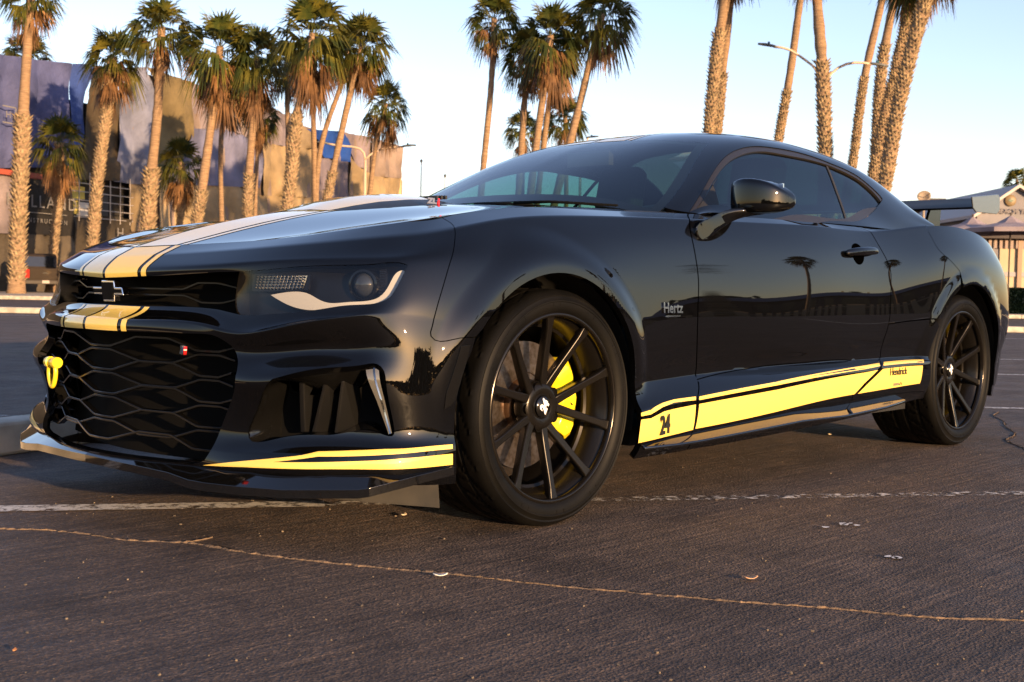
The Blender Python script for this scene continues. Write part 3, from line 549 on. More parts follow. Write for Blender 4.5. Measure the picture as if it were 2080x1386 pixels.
# ---- greenhouse skins
gtt = GLASS.t
tr = spl(TRIM + TRIM[:1], .02)[:-1]; gl = spl(GLASSLINE + GLASSLINE[:1], .02)[:-1]
WE = .585                                                # windscreen edge row
wtop = [(1.232, 0), (1.237, .12), (1.262, .30), (1.30, .46), (1.335, .56), (1.345, WE)]
wt = spl(wtop, .03)
wbot = [(.66, WE), (.57, .3), (.565, 0)]
def two_sided(N, L, fres, ior):
    """a thin pane mirrors the same from either face"""
    g = N.new('ShaderNodeNewGeometry'); r = N.new('ShaderNodeMapRange'); r.inputs[3].default_value = ior; r.inputs[4].default_value = 1/ior
    L.new(g.outputs['Backfacing'], r.inputs[0]); L.new(r.outputs[0], fres.inputs[0])
GLASS_T = mat('tinted_glass', (.01,.012,.013), .0)
N_, L_, b_ = nodes(GLASS_T); N_.remove(b_)
o_ = N_['Material Output']; gls = N_.new('ShaderNodeBsdfGlossy'); gls.inputs['Roughness'].default_value = .0
trn = N_.new('ShaderNodeBsdfTransparent'); trn.inputs[0].default_value = (.70,.86,.84,1)
fr = N_.new('ShaderNodeFresnel'); two_sided(N_, L_, fr, 1.85); mx = N_.new('ShaderNodeMixShader')
L_.new(fr.outputs[0], mx.inputs[0]); L_.new(trn.outputs[0], mx.inputs[1]); L_.new(gls.outputs[0], mx.inputs[2]); L_.new(mx.outputs[0], o_.inputs[0])
GLASS_D = GLASS_T.copy(); GLASS_D.name = 'dark_tinted_glass'; GLASS_D.node_tree.nodes['Transparent BSDF'].inputs[0].default_value = (.075,.20,.20,1)
GLASS_R = GLASS_T.copy(); GLASS_R.name = 'rear_tinted_glass'; GLASS_R.node_tree.nodes['Transparent BSDF'].inputs[0].default_value = (.03,.05,.05,1)
wpoly = [(.60, 0.0)] + [(.60 + .06*(k/8)**2, WE*k/8) for k in range(1, 9)] + [(s, WE) for s in np.arange(.70, 1.34, .04)] + wt[::-1]
joined('windscreen', GLASS, wpoly, GLASS_T, step=.03, flange=.0)
fritpoly_in = shrink(wpoly, .035)
# roof and rail down to the window trim, A-pillar and rear pillar
roof_out = wt[:-1] + [(1.345, WE)] + [(s, WE) for s in np.arange(1.31, .77, -.04)] + [(.775, WE), (.775, .999)] + [(s, .999) for s in np.arange(.80, 2.9, .05)] + [(2.9, .999)] \
    + [(2.9, t) for t in (.9, .8, .7, .66)] + [(2.78, .62), (2.55, .60), (2.30, .585), (2.16, .56), (2.10, .4), (2.08, .2), (2.08, 0)]
joined('roof', GLASS, roof_out, PAINT, holes=[tr], step=.018, flange=.015)
rear_gl = [(2.05, 0), (2.05, .2), (2.07, .42), (2.14, .59), (2.30, .61), (2.55, .625), (2.78, .64), (2.9, .66), (2.98, .63), (2.98, 0)]
joined('rear_window', GLASS, rear_gl, GLASS_R, step=.04, off=-.006, flange=.0)
bpanel('window_trim', tr, TRIM_M, holes=[gl], step=.015, off=-.003, flange=.02, gap=.001, loft=GLASS)
dv = spl(DIVIDER, .02)
def split(poly, line, side):
    """part of a closed outline on one side (in s) of a roughly vertical divider"""
    P = [tuple(p) for p in poly]; x = lambda t: np.interp(t, [d[1] for d in line], [d[0] for d in line])
    k = [p for p in P if (p[0] < x(p[1]) - .004 if side < 0 else p[0] > x(p[1]) + .004)]
    return k
front_glass = [p for p in gl if p[0] < np.interp(p[1], [d[1] for d in dv], [d[0] for d in dv])]
# order the two panes: rotate so the run is contiguous
def contiguous(poly, keep):
    n = len(poly); f = [keep(p) for p in poly]; st = next(i for i in range(n) if f[i] and not f[i-1]); out = []
    i = st
    while f[i % n] and i < st + n: out.append(tuple(poly[i % n])); i += 1
    return out
dx = lambda p: np.interp(p[1], [d[1] for d in dv], [d[0] for d in dv])
pane_f = contiguous(gl, lambda p: p[0] < dx(p) - .006); pane_r = contiguous(gl, lambda p: p[0] > dx(p) + .006)
def close_with(pane, sgn):
    a, b = pane[-1], pane[0]; mid = [(d[0] + sgn*.006, d[1]) for d in dv if min(a[1], b[1]) < d[1] < max(a[1], b[1])]
    if a[1] > b[1]: mid = sorted(mid, key=lambda d: -d[1])
    else: mid = sorted(mid, key=lambda d: d[1])
    return pane + mid
bpanel('side_window', shrink(close_with(pane_f, -1), -.010), GLASS_D, step=.03, off=-.010, flange=0, gap=0, loft=GLASS)
bpanel('quarter_window', shrink(close_with(pane_r, 1), -.010), GLASS_D, step=.03, off=-.012, flange=0, gap=0, loft=GLASS)
dvx = [(d[0]-.007, d[1]) for d in dv] + [(d[0]+.007, d[1]) for d in dv[::-1]]
bpanel('window_divider', dvx, RUBBER, step=.02, off=-.007, flange=.01, gap=0, loft=GLASS)
bpanel('mirror_sail', [GLASSLINE[0], (GLASSLINE[1][0]-.02, GLASSLINE[1][1]+.01), SAIL[0], SAIL[1]], RUBBER, step=.03, off=-.006, flange=.0, gap=0, loft=GLASS)
# ---------------------------------------------------------------- stripes and lettering
def decal(name, poly, loft=BODY, material=YELLOW, off=.0012, step=.02, mirror=False):
    return bpanel(name, poly, material, step=step, off=off, flange=0, gap=0, mirror=mirror, loft=loft)
STRIPES = ((.007, .152), (.167, .187))
for a, b in STRIPES:
    for sg in (1, -1):
        # bonnet, then nose panel, then bumper bar; each length of tape lies on its own panel
        for loft, lo, hi, n in ((BODY, .004, bt(3)-.002, 12), (BODY, bt(4)+.004, bt(6)+.012, 10)):
            rows = np.linspace(lo, hi, n); poly = [(a, t) for t in rows] + [(b, t) for t in rows[::-1]]
            o = decal('stripe', poly, loft, step=.016)
            if sg < 0: o.scale.y = -1
        xs = np.linspace(-.795, -.02, 30)
        ptsA = [(x, -a) for x in xs]; ptsB = [(x, -b) for x in xs[::-1]]
        P = np.array(ptsA + ptsB); s, t = HOOD.invert(P, (0, 1)); s = np.maximum(s, .006)
        o = decal('stripe', np.stack([s, t], 1), HOOD, step=.03)
        if sg < 0: o.scale.y = -1
for poly in (NOSE_A, SILL_T, SILL_T2, SILL_T3, SILL_M, SILL_M2, SILL_M3): decal('stripe', poly, mirror=True, step=.02)
for a, b in STRIPES:                                     # roof stripes
    P = [(s, GLASS.t[1]*a/.205) for s in np.linspace(1.25, 2.05, 14)]; Q = [(s, GLASS.t[1]*b/.205) for s in np.linspace(2.05, 1.25, 14)]
    decal('roof_stripe', P + Q, GLASS, mirror=True, step=.04)
def text_mesh(body, size, extrude, shear=0., bold=0., spacing=1.):
    c = bpy.data.curves.new('txt', 'FONT'); c.body = body; c.size = size; c.extrude = extrude; c.shear = shear; c.offset = bold
    c.align_x = 'CENTER'; c.align_y = 'CENTER'; c.space_character = spacing; c.resolution_u = 4
    o = bpy.data.objects.new('txt', c); COL.objects.link(o); dg = bpy.context.evaluated_depsgraph_get()
    me = bpy.data.meshes.new_from_object(o.evaluated_get(dg)); bpy.data.objects.remove(o); bpy.data.curves.remove(c); return me
def place_text(name, body, size, material, loft, s, t, parent=car, extrude=.0008, shear=0., bold=0., off=.0014, sx=1., rot=0., spacing=1., up=(0,0,1), flip=False):
    me = text_mesh(body, size, extrude, shear, bold, spacing)
    P = loft.P([s], [t])[0]; N = Vector(loft.N([s], [t])[0]).normalized(); u = (Vector(up) - N*N.dot(Vector(up))).normalized(); r = u.cross(N)
    o = obj(name, me, material, parent); M = Matrix((r, u, N)).transposed().to_4x4(); M.translation = Vector(P) + N*off
    if flip: M = Matrix.Diagonal((1, -1, 1, 1)) @ M @ Matrix.Diagonal((-1, 1, 1, 1))
    o.matrix_basis = M @ Matrix.Rotation(rot, 4, 'Z') @ Matrix.Diagonal((sx, 1, 1, 1)); return o
INK = mat('black_ink', (.006,.006,.006), .5)
def mid(a): return (np.mean([p[0] for p in a]), np.mean([p[1] for p in a]))
for fl in (False, True):
    place_text('number_decal', '24', .082, INK, BODY, *mid(NUM24), shear=.22, bold=.0018, sx=.62, off=.006, rot=.10 if not fl else -.10, flip=fl)
    hs, ht = mid(HENDRICK)
    place_text('name_decal', 'Hendrick', .042, INK, BODY, hs, ht-.012, shear=.2, bold=.0002, off=.003, flip=fl)
    s0, t0 = mid(HERTZ)
    place_text('maker_badge', 'Hertz', .046, BRIGHT, BODY, s0, t0-.008, extrude=.002, off=.003, bold=.001, flip=fl)
bar = [(s0-.042, t0+.018), (s0+.042, t0+.018), (s0+.042, t0+.024), (s0-.042, t0+.024)]
bpanel('badge_bar', bar, BRIGHT, step=.02, off=.004, flange=.004, gap=0)
for k in range(8):                                       # fading bar and chequers under the name
    w = .0105; a = hs - .04 + k*w
    if k < 5 or k == 6: decal('decal_bar', [(a, ht+.026), (a+w-.001, ht+.026), (a+w-.001, ht+.036 if k < 5 else ht+.031), (a, ht+.036 if k < 5 else ht+.031)], material=mat('grey_ink', (.20,.17,.10), .5) if k < 5 else INK, off=.002)
    if k in (5, 7): decal('decal_bar', [(a, ht+.031), (a+w-.001, ht+.031), (a+w-.001, ht+.036), (a, ht+.036)], material=INK, off=.002)

# ---------------------------------------------------------------- grilles
DARK = mat('grille_void', (.003,.003,.003), .9, spec=.1)
def on(loft, s, t, off=0.):
    P = loft.P([s], [t])[0]; N = loft.N([s], [t])[0]; return P + N*off
back = MB()
def backing(name, spts, tlo, thi, depth):
    """a dark shroud behind an opening that spans the centre line"""
    V = []; F = []
    S = np.linspace(-spts, spts, 25); T = np.linspace(tlo, thi, 5)
    for s in S:
        for t in T:
            p = on(BODY, abs(s), t); V.append((p[0] + depth, p[1] if s > 0 else -p[1], p[2]))
    for i in range(len(S)-1):
        for j in range(4): a = i*5 + j; F.append((a, a+1, a+6, a+5))
    return obj(name, mesh(name, V, F), DARK, car)
backing('upper_grille_shroud', .50, bt(3)-.03, bt(4)+.03, .10)
backing('lower_grille_shroud', .52, bt(6), bt(12)+.03, .12)
def yz(y, z, off):
    """a point behind the bumper skin, addressed by its place across and its height"""
    s, t = BODY.invert([(-abs(y), z)], (1, 2), frontmask); p = BODY.P(s, t)[0]; n = BODY.N(s, t)[0]
    p = p + n*off; return Vector((p[0], -p[1] if y > 0 else p[1], p[2]))
frontmask = BODY.S < .75
def yz_many(Y, Z, off):
    Y = np.array(Y); s, t = BODY.invert(np.stack([-abs(Y), np.array(Z)], 1), (1, 2), frontmask)
    P = BODY.P(s, t); P[:, 0] += off; P[:, 1] = np.where(Y > 0, -P[:, 1], P[:, 1]); return P
def ribbon(name, P, h, d, material, parent=car):
    """a bar of height h and depth d following a line on the nose"""
    V = []; F = []; n = len(P)
    for p in P: V += [(p[0], p[1], p[2]+h/2), (p[0], p[1], p[2]-h/2), (p[0]+d, p[1], p[2]-h/2), (p[0]+d, p[1], p[2]+h/2)]
    for i in range(n-1):
        for j in range(4): F.append((4*i+j, 4*i+(j+1) % 4, 4*i+4+(j+1) % 4, 4*i+4+j))
    F += [(0,1,2,3), (4*n-4, 4*n-3, 4*n-2, 4*n-1)]
    m_ = MB(); m_.add(V, F); o = m_.build(name, material, parent, sharp=30); return bevel(o, .0012, 2)
WY = [-.50, -.45, -.38, -.335, -.295, -.175, -.055, .055, .175, .295, .335, .38, .45, .50]
WW = [.45, 0., 0., .55, 1., 1., 0., 0., 1., 1., .55, 0., 0., .45]
WY2 = [-.50, -.445, -.375, -.35, -.285, -.165, -.05, .05, .165, .285, .35, .375, .445, .50]
GRILLE_BAR = mat('grille_gloss', (.003,.003,.003), .22, spec=.32)
for k, zk in enumerate((.492, .425, .357, .291, .232)):
    Y = np.linspace(-.50, .50, 81); w = np.interp(Y, WY, WW)
    if k < 5: ribbon('grille_bar', yz_many(Y, zk + .004 + .030*w, .028), .0065, .02, GRILLE_BAR)
    if k < 4: ribbon('grille_bar', yz_many(Y, zk - .006 - .026*w, .030), .0065, .02, GRILLE_BAR)
for zk in (.657, .640):                                  # upper slot: two bars that open into cells
    Y = np.linspace(-.47, .47, 61); w = np.interp(Y, [-.47,-.40,-.33,-.27,-.12,.12,.27,.33,.40,.47], [.2,1,1,0,0,0,0,1,1,.2])
    ribbon('grille_bar', yz_many(Y, zk + (.018 if zk > .65 else -.018)*w, .035), .006, .015, GRILLE_BAR)
# emblem: a bow-tie cross, black with a chrome rim
def emblem(w, h, g):
    q = [(-w,-h*.36),(-.40*w-g*.3,-h*.36),(-.40*w-g*.3,-h),(.34*w,-h),(.34*w+.10*w,-h*.36),(w,-h*.36),(w+.12*w,h*.36),(.40*w+.1*w,h*.36),(.40*w+.1*w,h),(-.34*w,h),(-.40*w,h*.36),(-w+.12*w,h*.36)]
    return q
em = MB().prism([(p[0], p[1]+.648) for p in emblem(.082, .030, 0)], 'x', -.878, -.858).build('emblem', BRIGHT, car); bevel(em, .002, 2)
sh = np.array(emblem(.082, .030, 0)); sh = shrink(sh[::-1], .0055)[::-1]
MB().prism([(p[0], p[1]+.648) for p in sh], 'x', -.8805, -.870).build('emblem_field', DARK, em)
# model badge on the lower grille, and on the vent side
def badge(name, pos, rot, size, depth=.004):
    root = empty(name, pos); root.parent = car; root.rotation_euler = rot
    for i, ch in enumerate('ZL1'):
        o = obj('letter', text_mesh(ch, size, depth, .3, .002), mat('badge_silver', (.36,.36,.37), .3, metal=.7) if ch != '1' else RED, root); o.location = ((i-1)*size*.66, 0, .003); o.scale = (1.15, .85, 1)
    return root
p0 = yz_many([-.375], [.497], -.002)[0]
badge('model_badge', tuple(p0), (math.radians(90), 0, math.radians(-90-22)), .032)
badge('model_badge', (.085, -.300, .952), (math.radians(72), 0, math.radians(4)), .030, .002)

# ---------------------------------------------------------------- headlamps and intake pods
LAMP_W = mat('lamp_white', (.46,.46,.45), .30)
LAMP_D = mat('lamp_housing', (.005,.0045,.004), .30, spec=.4)
CLEAR = mat('clear_lens', (1,1,1), .0)
N_, L_, b_ = nodes(CLEAR); N_.remove(b_); o_ = N_['Material Output']
g1 = N_.new('ShaderNodeBsdfGlossy'); g1.inputs['Roughness'].default_value = .0; g1.inputs[0].default_value = (1,1,1,1)
g2 = N_.new('ShaderNodeBsdfTransparent'); g2.inputs[0].default_value = (.80,.79,.76,1); f1 = N_.new('ShaderNodeFresnel'); two_sided(N_, L_, f1, 1.45); m1 = N_.new('ShaderNodeMixShader')
L_.new(f1.outputs[0], m1.inputs[0]); L_.new(g2.outputs[0], m1.inputs[1]); L_.new(g1.outputs[0], m1.inputs[2]); L_.new(m1.outputs[0], o_.inputs[0])
SPARK = mat('reflector_chrome', (.30,.30,.29), .08, metal=1.)
hlp = spl(HEADLAMP + HEADLAMP[:1], .015)[:-1]
def lamp(sg):
    root = empty('headlamp'); root.parent = car
    def put(o):
        o.parent = root; return o
    def pn(name, poly, m_, off, fl=.0, step=.015):
        return put(panel(name, BODY, poly, None, m_, root, (), step, off, fl, 0, None, False, param=True))
    big = shrink(np.array(hlp), -.004)
    pn('lamp_housing', big, LAMP_D, -.055)
    wall = MB(); n = len(big); A = [on(BODY, *q, off=-.002) for q in big]; B_ = [on(BODY, *q, off=-.056) for q in big]
    wall.add(A + B_, [(i, (i+1) % n, n+(i+1) % n, n+i) for i in range(n)]); wall.build('lamp_wall', LAMP_D, root, smooth=True)
    pn('light_guide', spl(DRL_W + DRL_W[:1], .012)[:-1], LAMP_W, -.016, .012, .01)
    pn('turn_signal', TURN, LAMP_D, -.030, .01)
    fac = MB()                                           # faceted reflector, small pyramids
    S = np.linspace(TURN[0][0]+.012, TURN[1][0]-.006, 15); T = np.linspace(TURN[0][1]+.004, TURN[2][1]-.002, 6)
    for i in range(14):
        for j in range(5):
            q = [on(BODY, S[i+a], T[j+b], -.027) for a, b in ((0,0),(1,0),(1,1),(0,1))]; c_ = on(BODY, (S[i]+S[i+1])/2, (T[j]+T[j+1])/2, -.021)
            fac.add(q + [c_], [(0,1,4),(1,2,4),(2,3,4),(3,0,4)])
    fac.build('reflector_facets', SPARK, root)
    c_ = Vector(on(BODY, *PROJ[0], off=-.034)); d = Vector((-1, -.45, 0)).normalized(); q = Vector((0,0,1)).rotation_difference(d)
    def ring(name, prof, m_):
        o = MB().lathe(prof, 28).build(name, m_, root, sharp=40); o.location = c_; o.rotation_mode = 'QUATERNION'; o.rotation_quaternion = q; return o
    ring('projector_barrel', [(.040,-.04),(.040,.012),(.034,.014),(.031,.004)], GLOSS)
    ring('projector_lens', [(.031,.002),(.029,.010),(.022,.018),(.012,.023),(.0001,.025)], mat('projector_glass', (.03,.035,.045), .03, spec=.9))
    pn('shroud', [FINS[0], FINS[1], FINS[2], FINS[3], FINS[4]], LAMP_D, -.028)
    fm = MB()
    for k in range(11):
        u = k/10; a = [FINS[0][i] + (FINS[4][i]-FINS[0][i])*u for i in (0, 1)]; b = [FINS[1][i] + (FINS[3][i]-FINS[1][i])*u for i in (0, 1)]
        fm.tube([on(BODY, *a, off=-.026), on(BODY, *b, off=-.022)], .0014, 5)
    fm.build('cooling_fins', SPARK, root)
    pn('lamp_lens', hlp, CLEAR, -.002, 0)
    if sg < 0: root.scale.y = -1
    return root
lamp(1); lamp(-1)
pod = spl(POD + POD[:1], .012)[:-1]
def intake(sg):
    root = empty('corner_intake'); root.parent = car
    big = shrink(np.array(pod), -.003)
    panel('intake_back', BODY, big, None, DARK, root, (), .03, -.10, 0, 0, None, False, param=True)
    n = len(big); A = [on(BODY, *q, off=-.001) for q in big]; cen = np.mean(big, 0)
    M_ = [on(BODY, *(cen + (np.array(q)-cen)*.90), off=-.045) for q in big]; B_ = [on(BODY, *(cen + (np.array(q)-cen)*.84), off=-.10) for q in big]
    w = MB().add(A + M_ + B_, [(i, (i+1) % n, n+(i+1) % n, n+i) for i in range(n)] + [(n+i, n+(i+1) % n, 2*n+(i+1) % n, 2*n+i) for i in range(n)])
    w.build('intake_wall', GLOSS, root, smooth=True)
    v = POD_VANES
    for (a, b, wd) in ((v[0], v[1], .030), (v[2], v[3], .045), (v[4], v[5], .06)):
        if wd == .030: wd = .02
        m_ = MB(); A0, A1 = on(BODY, *a, off=-.055), on(BODY, *b, off=-.055); d0, d1 = on(BODY, a[0]+wd, a[1], off=-.095), on(BODY, b[0]+wd, b[1], off=-.095)
        e = (on(BODY, *a) - on(BODY, a[0]+.012, a[1]))
        m_.add([A0, A1, d1, d0, A0-e, A1-e, d1-e, d0-e], [(0,1,2,3),(4,7,6,5),(0,4,5,1),(1,5,6,2),(2,6,7,3),(3,7,4,0)])
        bevel(m_.build('intake_vane', mat('vane_black', (.005,.005,.005), .3), root), .003, 2)
    panel('running_lamp', BODY, POD_DRL, None, mat('running_lens', (.07,.068,.06), .12, spec=.8), root, (), .015, -.006, .012, 0, None, False, param=True)
    fm = MB(); a0, a1 = POD_DRL[1], POD_DRL[3]
    for k in range(46):
        u = k/45; q = (a0[0]+(a1[0]-a0[0])*u-.006, a0[1]+(a1[1]-a0[1])*u); fm.add([on(BODY, q[0]-.004, q[1]-.002, -.0055), on(BODY, q[0]+.002, q[1]-.002, -.0055), on(BODY, q[0]+.002, q[1]+.0015, -.0045), on(BODY, q[0]-.004, q[1]+.0015, -.0045)], [(0,1,2,3)])
    fm.build('running_lamp_optics', SPARK, root)
    if sg < 0: root.scale.y = -1
intake(1); intake(-1)
bpanel('side_marker', MARKER, GLOSS, step=.012, off=.002, flange=.006, gap=0)

# ---------------------------------------------------------------- splitter, skirts, tow hook
def strip_loft(name, A, B, th, material, parent=car, span=True, sharp=30):
    """a blade between an inner and an outer line, given thickness; span: one piece across the car, else one piece per side"""
    A = [Vector(a) for a in A]; B = [Vector(b) for b in B]; out = []
    fl = lambda L: [Vector((v.x, -v.y, v.z)) for v in L]
    runs = [(fl(A)[::-1] + A[1 if abs(A[0].y) < 1e-4 else 0:], fl(B)[::-1] + B[1 if abs(A[0].y) < 1e-4 else 0:])] if span else [(A, B), (fl(A), fl(B))]
    for P, Q in runs:
        n = len(P); d = Vector((0, 0, -th)); V = P + Q + [q + d for q in Q] + [p + d for p in P]; F = []
        for i in range(n-1):
            for j in range(4): F.append((j*n+i, j*n+i+1, ((j+1) % 4)*n+i+1, ((j+1) % 4)*n+i))
        F += [(0, n, 2*n, 3*n), (n-1, 4*n-1, 3*n-1, 2*n-1)]
        out.append(MB().add(V, F).build(name, material, parent, sharp=sharp))
    return out
so = [(-.945, 0, .190), (-.935, -.145, .187), (-.918, -.30, .183), (-.908, -.37, .180), (-.905, -.46, .172), (-.893, -.52, .170), (-.855, -.61, .168), (-.80, -.725, .168), (-.690, -.878, .176), (-.672, -.902, .181), (-.55, -.938, .203), (-.432, -.951, .217)]
si = [on(BODY, s, bt(12)+.012, -.012) for s in (0, .15, .30, .37, .44, .50, .60, .75, .92, .96, 1.07, 1.155)]
AERO = mat('aero_gloss_black', (.003,.003,.003), .04, spec=1.0)
bevel(strip_loft('splitter', [tuple(p) for p in si], so, .022, AERO)[0], .004, 2)
dust = noise_color(mat('dusty_plastic', (.05,.045,.035), .8), (.004,.0036,.003), (.013,.011,.008), 14, bump=.2)
strip_loft('air_dam', [(-.83,-.05,.165),(-.80,-.40,.158),(-.70,-.66,.152),(-.58,-.76,.15),(-.345,-.80,.15)], [(-.835,-.052,.15),(-.805,-.405,.148),(-.705,-.668,.142),(-.585,-.768,.125),(-.343,-.805,.085)], .006, dust)
bo = [(.367,-.962,.200), (.50,-.990,.203), (.62,-.998,.206), (1.0,-1.002,.218), (1.24,-1.004,.227), (1.40,-1.008,.227), (1.55,-1.010,.226), (1.90,-1.004,.238), (2.12,-.985,.250)]
bi = [(.365,-.948,.212), (.50,-.948,.224), (.62,-.948,.230), (1.0,-.948,.246), (1.24,-.948,.257), (1.40,-.948,.257), (1.55,-.948,.256), (1.90,-.946,.266), (2.10,-.944,.272)]
for o in strip_loft('side_skirt', bi, bo, .010, AERO, span=False): bevel(o, .003, 2)
th = empty('tow_hook', (-.895, .300, .430)); th.parent = car
YP = mat('yellow_powdercoat', (.75,.55,.02), .35, coat=.4)
MB().tube([(.05,0,0),(.0,0,0)], .011, 14).build('tow_stem', CHROME, th, smooth=True)
MB().lathe([(.0001,-.030),(.016,-.030),(.017,-.026),(.017,-.013),(.013,-.012),(.013,.012),(.017,.013),(.017,.026),(.016,.030),(.0001,.030)], 20, 'y').build('tow_pin', YP, th, sharp=40)
ringp = [(0, .019*math.sin(a)*(1.0 + .25*math.cos(a)) , -.036 + .036*math.cos(a)) for a in np.linspace(.45, 2*math.pi-.45, 28)]
MB().tube([(-.002, p[1]*1.1, p[2]) for p in ringp], .0068, 12).build('tow_ring', YP, th, smooth=True)

# ---------------------------------------------------------------- bonnet vent
vt = empty('bonnet_vent', (0,0,0)); vt.parent = car
def hz(x, y): s, t = HOOD.invert([(x, -abs(y))], (0, 1)); return HOOD.P(s, t)[0][2]
base = [(-.22, .06), (-.16, .20), (-.02, .245), (.16, .255), (.22, .24)]
m_ = MB()
rows_ = []
for x, wb, wt_, h in ((-.23, .19, .175, .001), (-.14, .225, .195, .018), (-.05, .240, .205, .031), (.07, .25, .212, .037), (.18, .252, .212, .034), (.26, .245, .205, .010)):
    rows_.append([(x, y, hz(x, y) + dz) for y, dz in ((-wb, -.002), (-wt_, h*.38), (-.07, h*.9), (.07, h*.9), (wt_, h*.38), (wb, -.002))])
V = [p for r in rows_ for p in r]; F = [(6*i+j, 6*i+j+1, 6*i+j+7, 6*i+j+6) for i in range(5) for j in range(5)]
m_.add(V, F); o = m_.build('vent_shell', SATIN, vt, smooth=True)
ym = MB(); V = []; 
for r in rows_[0:5]:
    for k, f_ in ((1, .10), (2, 0), (3, 0), (4, .10)):
        p = Vector(r[k]); c_ = Vector(((r[1][0]), 0, r[1][2])); p = p + (c_-p)*f_*.6; V.append((p.x, p.y, p.z + .0025))
ym.add(V, [(4*i+j, 4*i+j+1, 4*i+j+5, 4*i+j+4) for i in range(4) for j in range(3)]); ym.build('vent_top', YELLOW, vt, smooth=True)
sl = MB()
for x in (.175, .195, .215):
    h = hz(x, 0); sl.bx(x+.03, x+.038, -.19, .19, h+.014, h+.026)
sl.build('vent_louvres', PLASTIC, vt)

# ---------------------------------------------------------------- cowl, mirrors, handles, wing, boot
cw = []
for y in np.linspace(-.76, .76, 21):
    a = HOOD.P([1.36], [min(.98, abs(y)/.78)])[0]; g_ = GLASS.P([.68 + .10*(y/.7)**2], [0])[0]
    cw.append(((a[0]-.02, y, a[2]-.022), (a[0]+.14, y, a[2]+.004), (a[0]+.33, y, a[2]+.012)))
V = [p for r in cw for p in r]; F = [(3*i+j, 3*i+j+1, 3*i+j+4, 3*i+j+3) for i in range(20) for j in range(2)]
MB().add(V, F).build('cowl', PLASTIC, car, smooth=True)
for sg in (1, -1):
    w_ = MB().tube([(.575, sg*.10-.1, .985), (.60, -.25+sg*.1, .985), (.64, -.50+sg*.12, .965)], [.006,.005,.004], 6); w_.build('wiper', DARK, car, smooth=True)
def mirror(sg):
    root = empty('door_mirror', (0,0,0)); root.parent = car
    # head: rounded shell, sections from inner to outer end
    sec = [(-.862, .94, .055, .030, 1.004), (-.872, .935, .085, .050, 1.006), (-.905, .925, .105, .060, 1.008), (-.96, .925, .108, .061, 1.006), (-1.010, .938, .100, .052, 1.001), (-1.038, .958, .084, .038, .996), (-1.055, .98, .056, .024, .992), (-1.062, .995, .02, .010, .990)]
    V = []; n = 28
    for y, x, dx_, dz_, zc in sec:
        for k in range(n):
            a = 2*math.pi*k/n; c_, s_ = math.cos(a), math.sin(a); e = .36
            px = abs(c_)**e*math.copysign(1, c_); pz = abs(s_)**e*math.copysign(1, s_)
            back = 1.0 if px > 0 else .9
            V.append((x + .045 + px*dx_*.55*back + (pz < 0)*(-pz)*.0, y, zc + pz*dz_ - .012*(px < 0)*0))
    F = [(i*n+k, i*n+(k+1) % n, (i+1)*n+(k+1) % n, (i+1)*n+k) for i in range(len(sec)-1) for k in range(n)] + [tuple(range(n)), tuple((len(sec)-1)*n + k for k in range(n))]
    o = MB().add(V, F).build('mirror_shell', PAINT, root, smooth=True); o.modifiers.new('s', 'SUBSURF').render_levels = 1
    arm = [(.72,-.895,.868), (.78,-.902,.893), (.85,-.905,.925), (.90,-.915,.945), (.96,-.94,.956), (1.0,-.98,.957)]
    m_ = MB(); V = []; wv = [(.050,.040),(.045,.030),(.042,.024),(.045,.020),(.055,.016),(.055,.012)]
    for (x, y, z), (a_, b_) in zip(arm, wv):
        for k in range(12):
            t_ = 2*math.pi*k/12; V.append((x + math.cos(t_)*a_*.8, y - math.cos(t_)*.004, z + math.sin(t_)*b_))
    m_.add(V, [(i*12+k, i*12+(k+1) % 12, (i+1)*12+(k+1) % 12, (i+1)*12+k) for i in range(5) for k in range(12)] + [tuple(range(12)), tuple(60+k for k in range(12))])
    o = m_.build('mirror_arm', PAINT, root, smooth=True); o.modifiers.new('s', 'SUBSURF').render_levels = 1
    MB().box((1.012, -.96, 1.006), (.006, .15, .085)).build('mirror_glass', BRIGHT, root)
    if sg < 0: root.scale.y = -1
mirror(1); mirror(-1)
def handle(sg):
    root = empty('door_handle'); root.parent = car
    (s0, t0), (s1, t1) = HANDLE; c_ = ((s0+s1)/2, (t0+t1)/2)
    rec = [(c_[0]-.015 + .050*math.cos(a), c_[1] + .004 + .046*math.sin(a)) for a in np.linspace(0, 2*math.pi, 29)[:-1]]
    panel('handle_recess_shade', BODY, rec, None, mat('handle_shade_black', (.0004,.0004,.0004), 1., spec=0.), root, (), .02, .0012, 0, 0, None, False, param=True)  # flat black disc on the skin, painted as the shade of the recess
    m_ = MB(); V = []; n = 10
    for u, hw, dp in ((0,.010,.010),(.08,.015,.022),(.25,.018,.036),(.5,.0185,.040),(.8,.0175,.036),(.94,.014,.024),(1,.009,.010)):
        s_ = s0 - .004 + (s1-s0+.012)*u; t_ = t0 + (t1-t0)*u
        for k in range(n):
            a = 2*math.pi*k/n; V.append(on(BODY, s_, t_ + hw*math.sin(a)*1.0, dp*.55 + dp*.45*math.cos(a) + .004))
    m_.add(V, [(i*n+k, i*n+(k+1) % n, (i+1)*n+(k+1) % n, (i+1)*n+k) for i in range(6) for k in range(n)] + [tuple(range(n)), tuple(6*n+k for k in range(n))])
    o = m_.build('handle_pull', PAINT, root, smooth=True); o.modifiers.new('s', 'SUBSURF').render_levels = 1
    if sg < 0: root.scale.y = -1
handle(1); handle(-1)
wg = empty('rear_wing', (0,0,0)); wg.parent = car
prof = [(3.42,1.135),(3.46,1.150),(3.55,1.168),(3.66,1.190),(3.72,1.205),(3.725,1.198),(3.66,1.176),(3.55,1.148),(3.47,1.130),(3.43,1.126)]
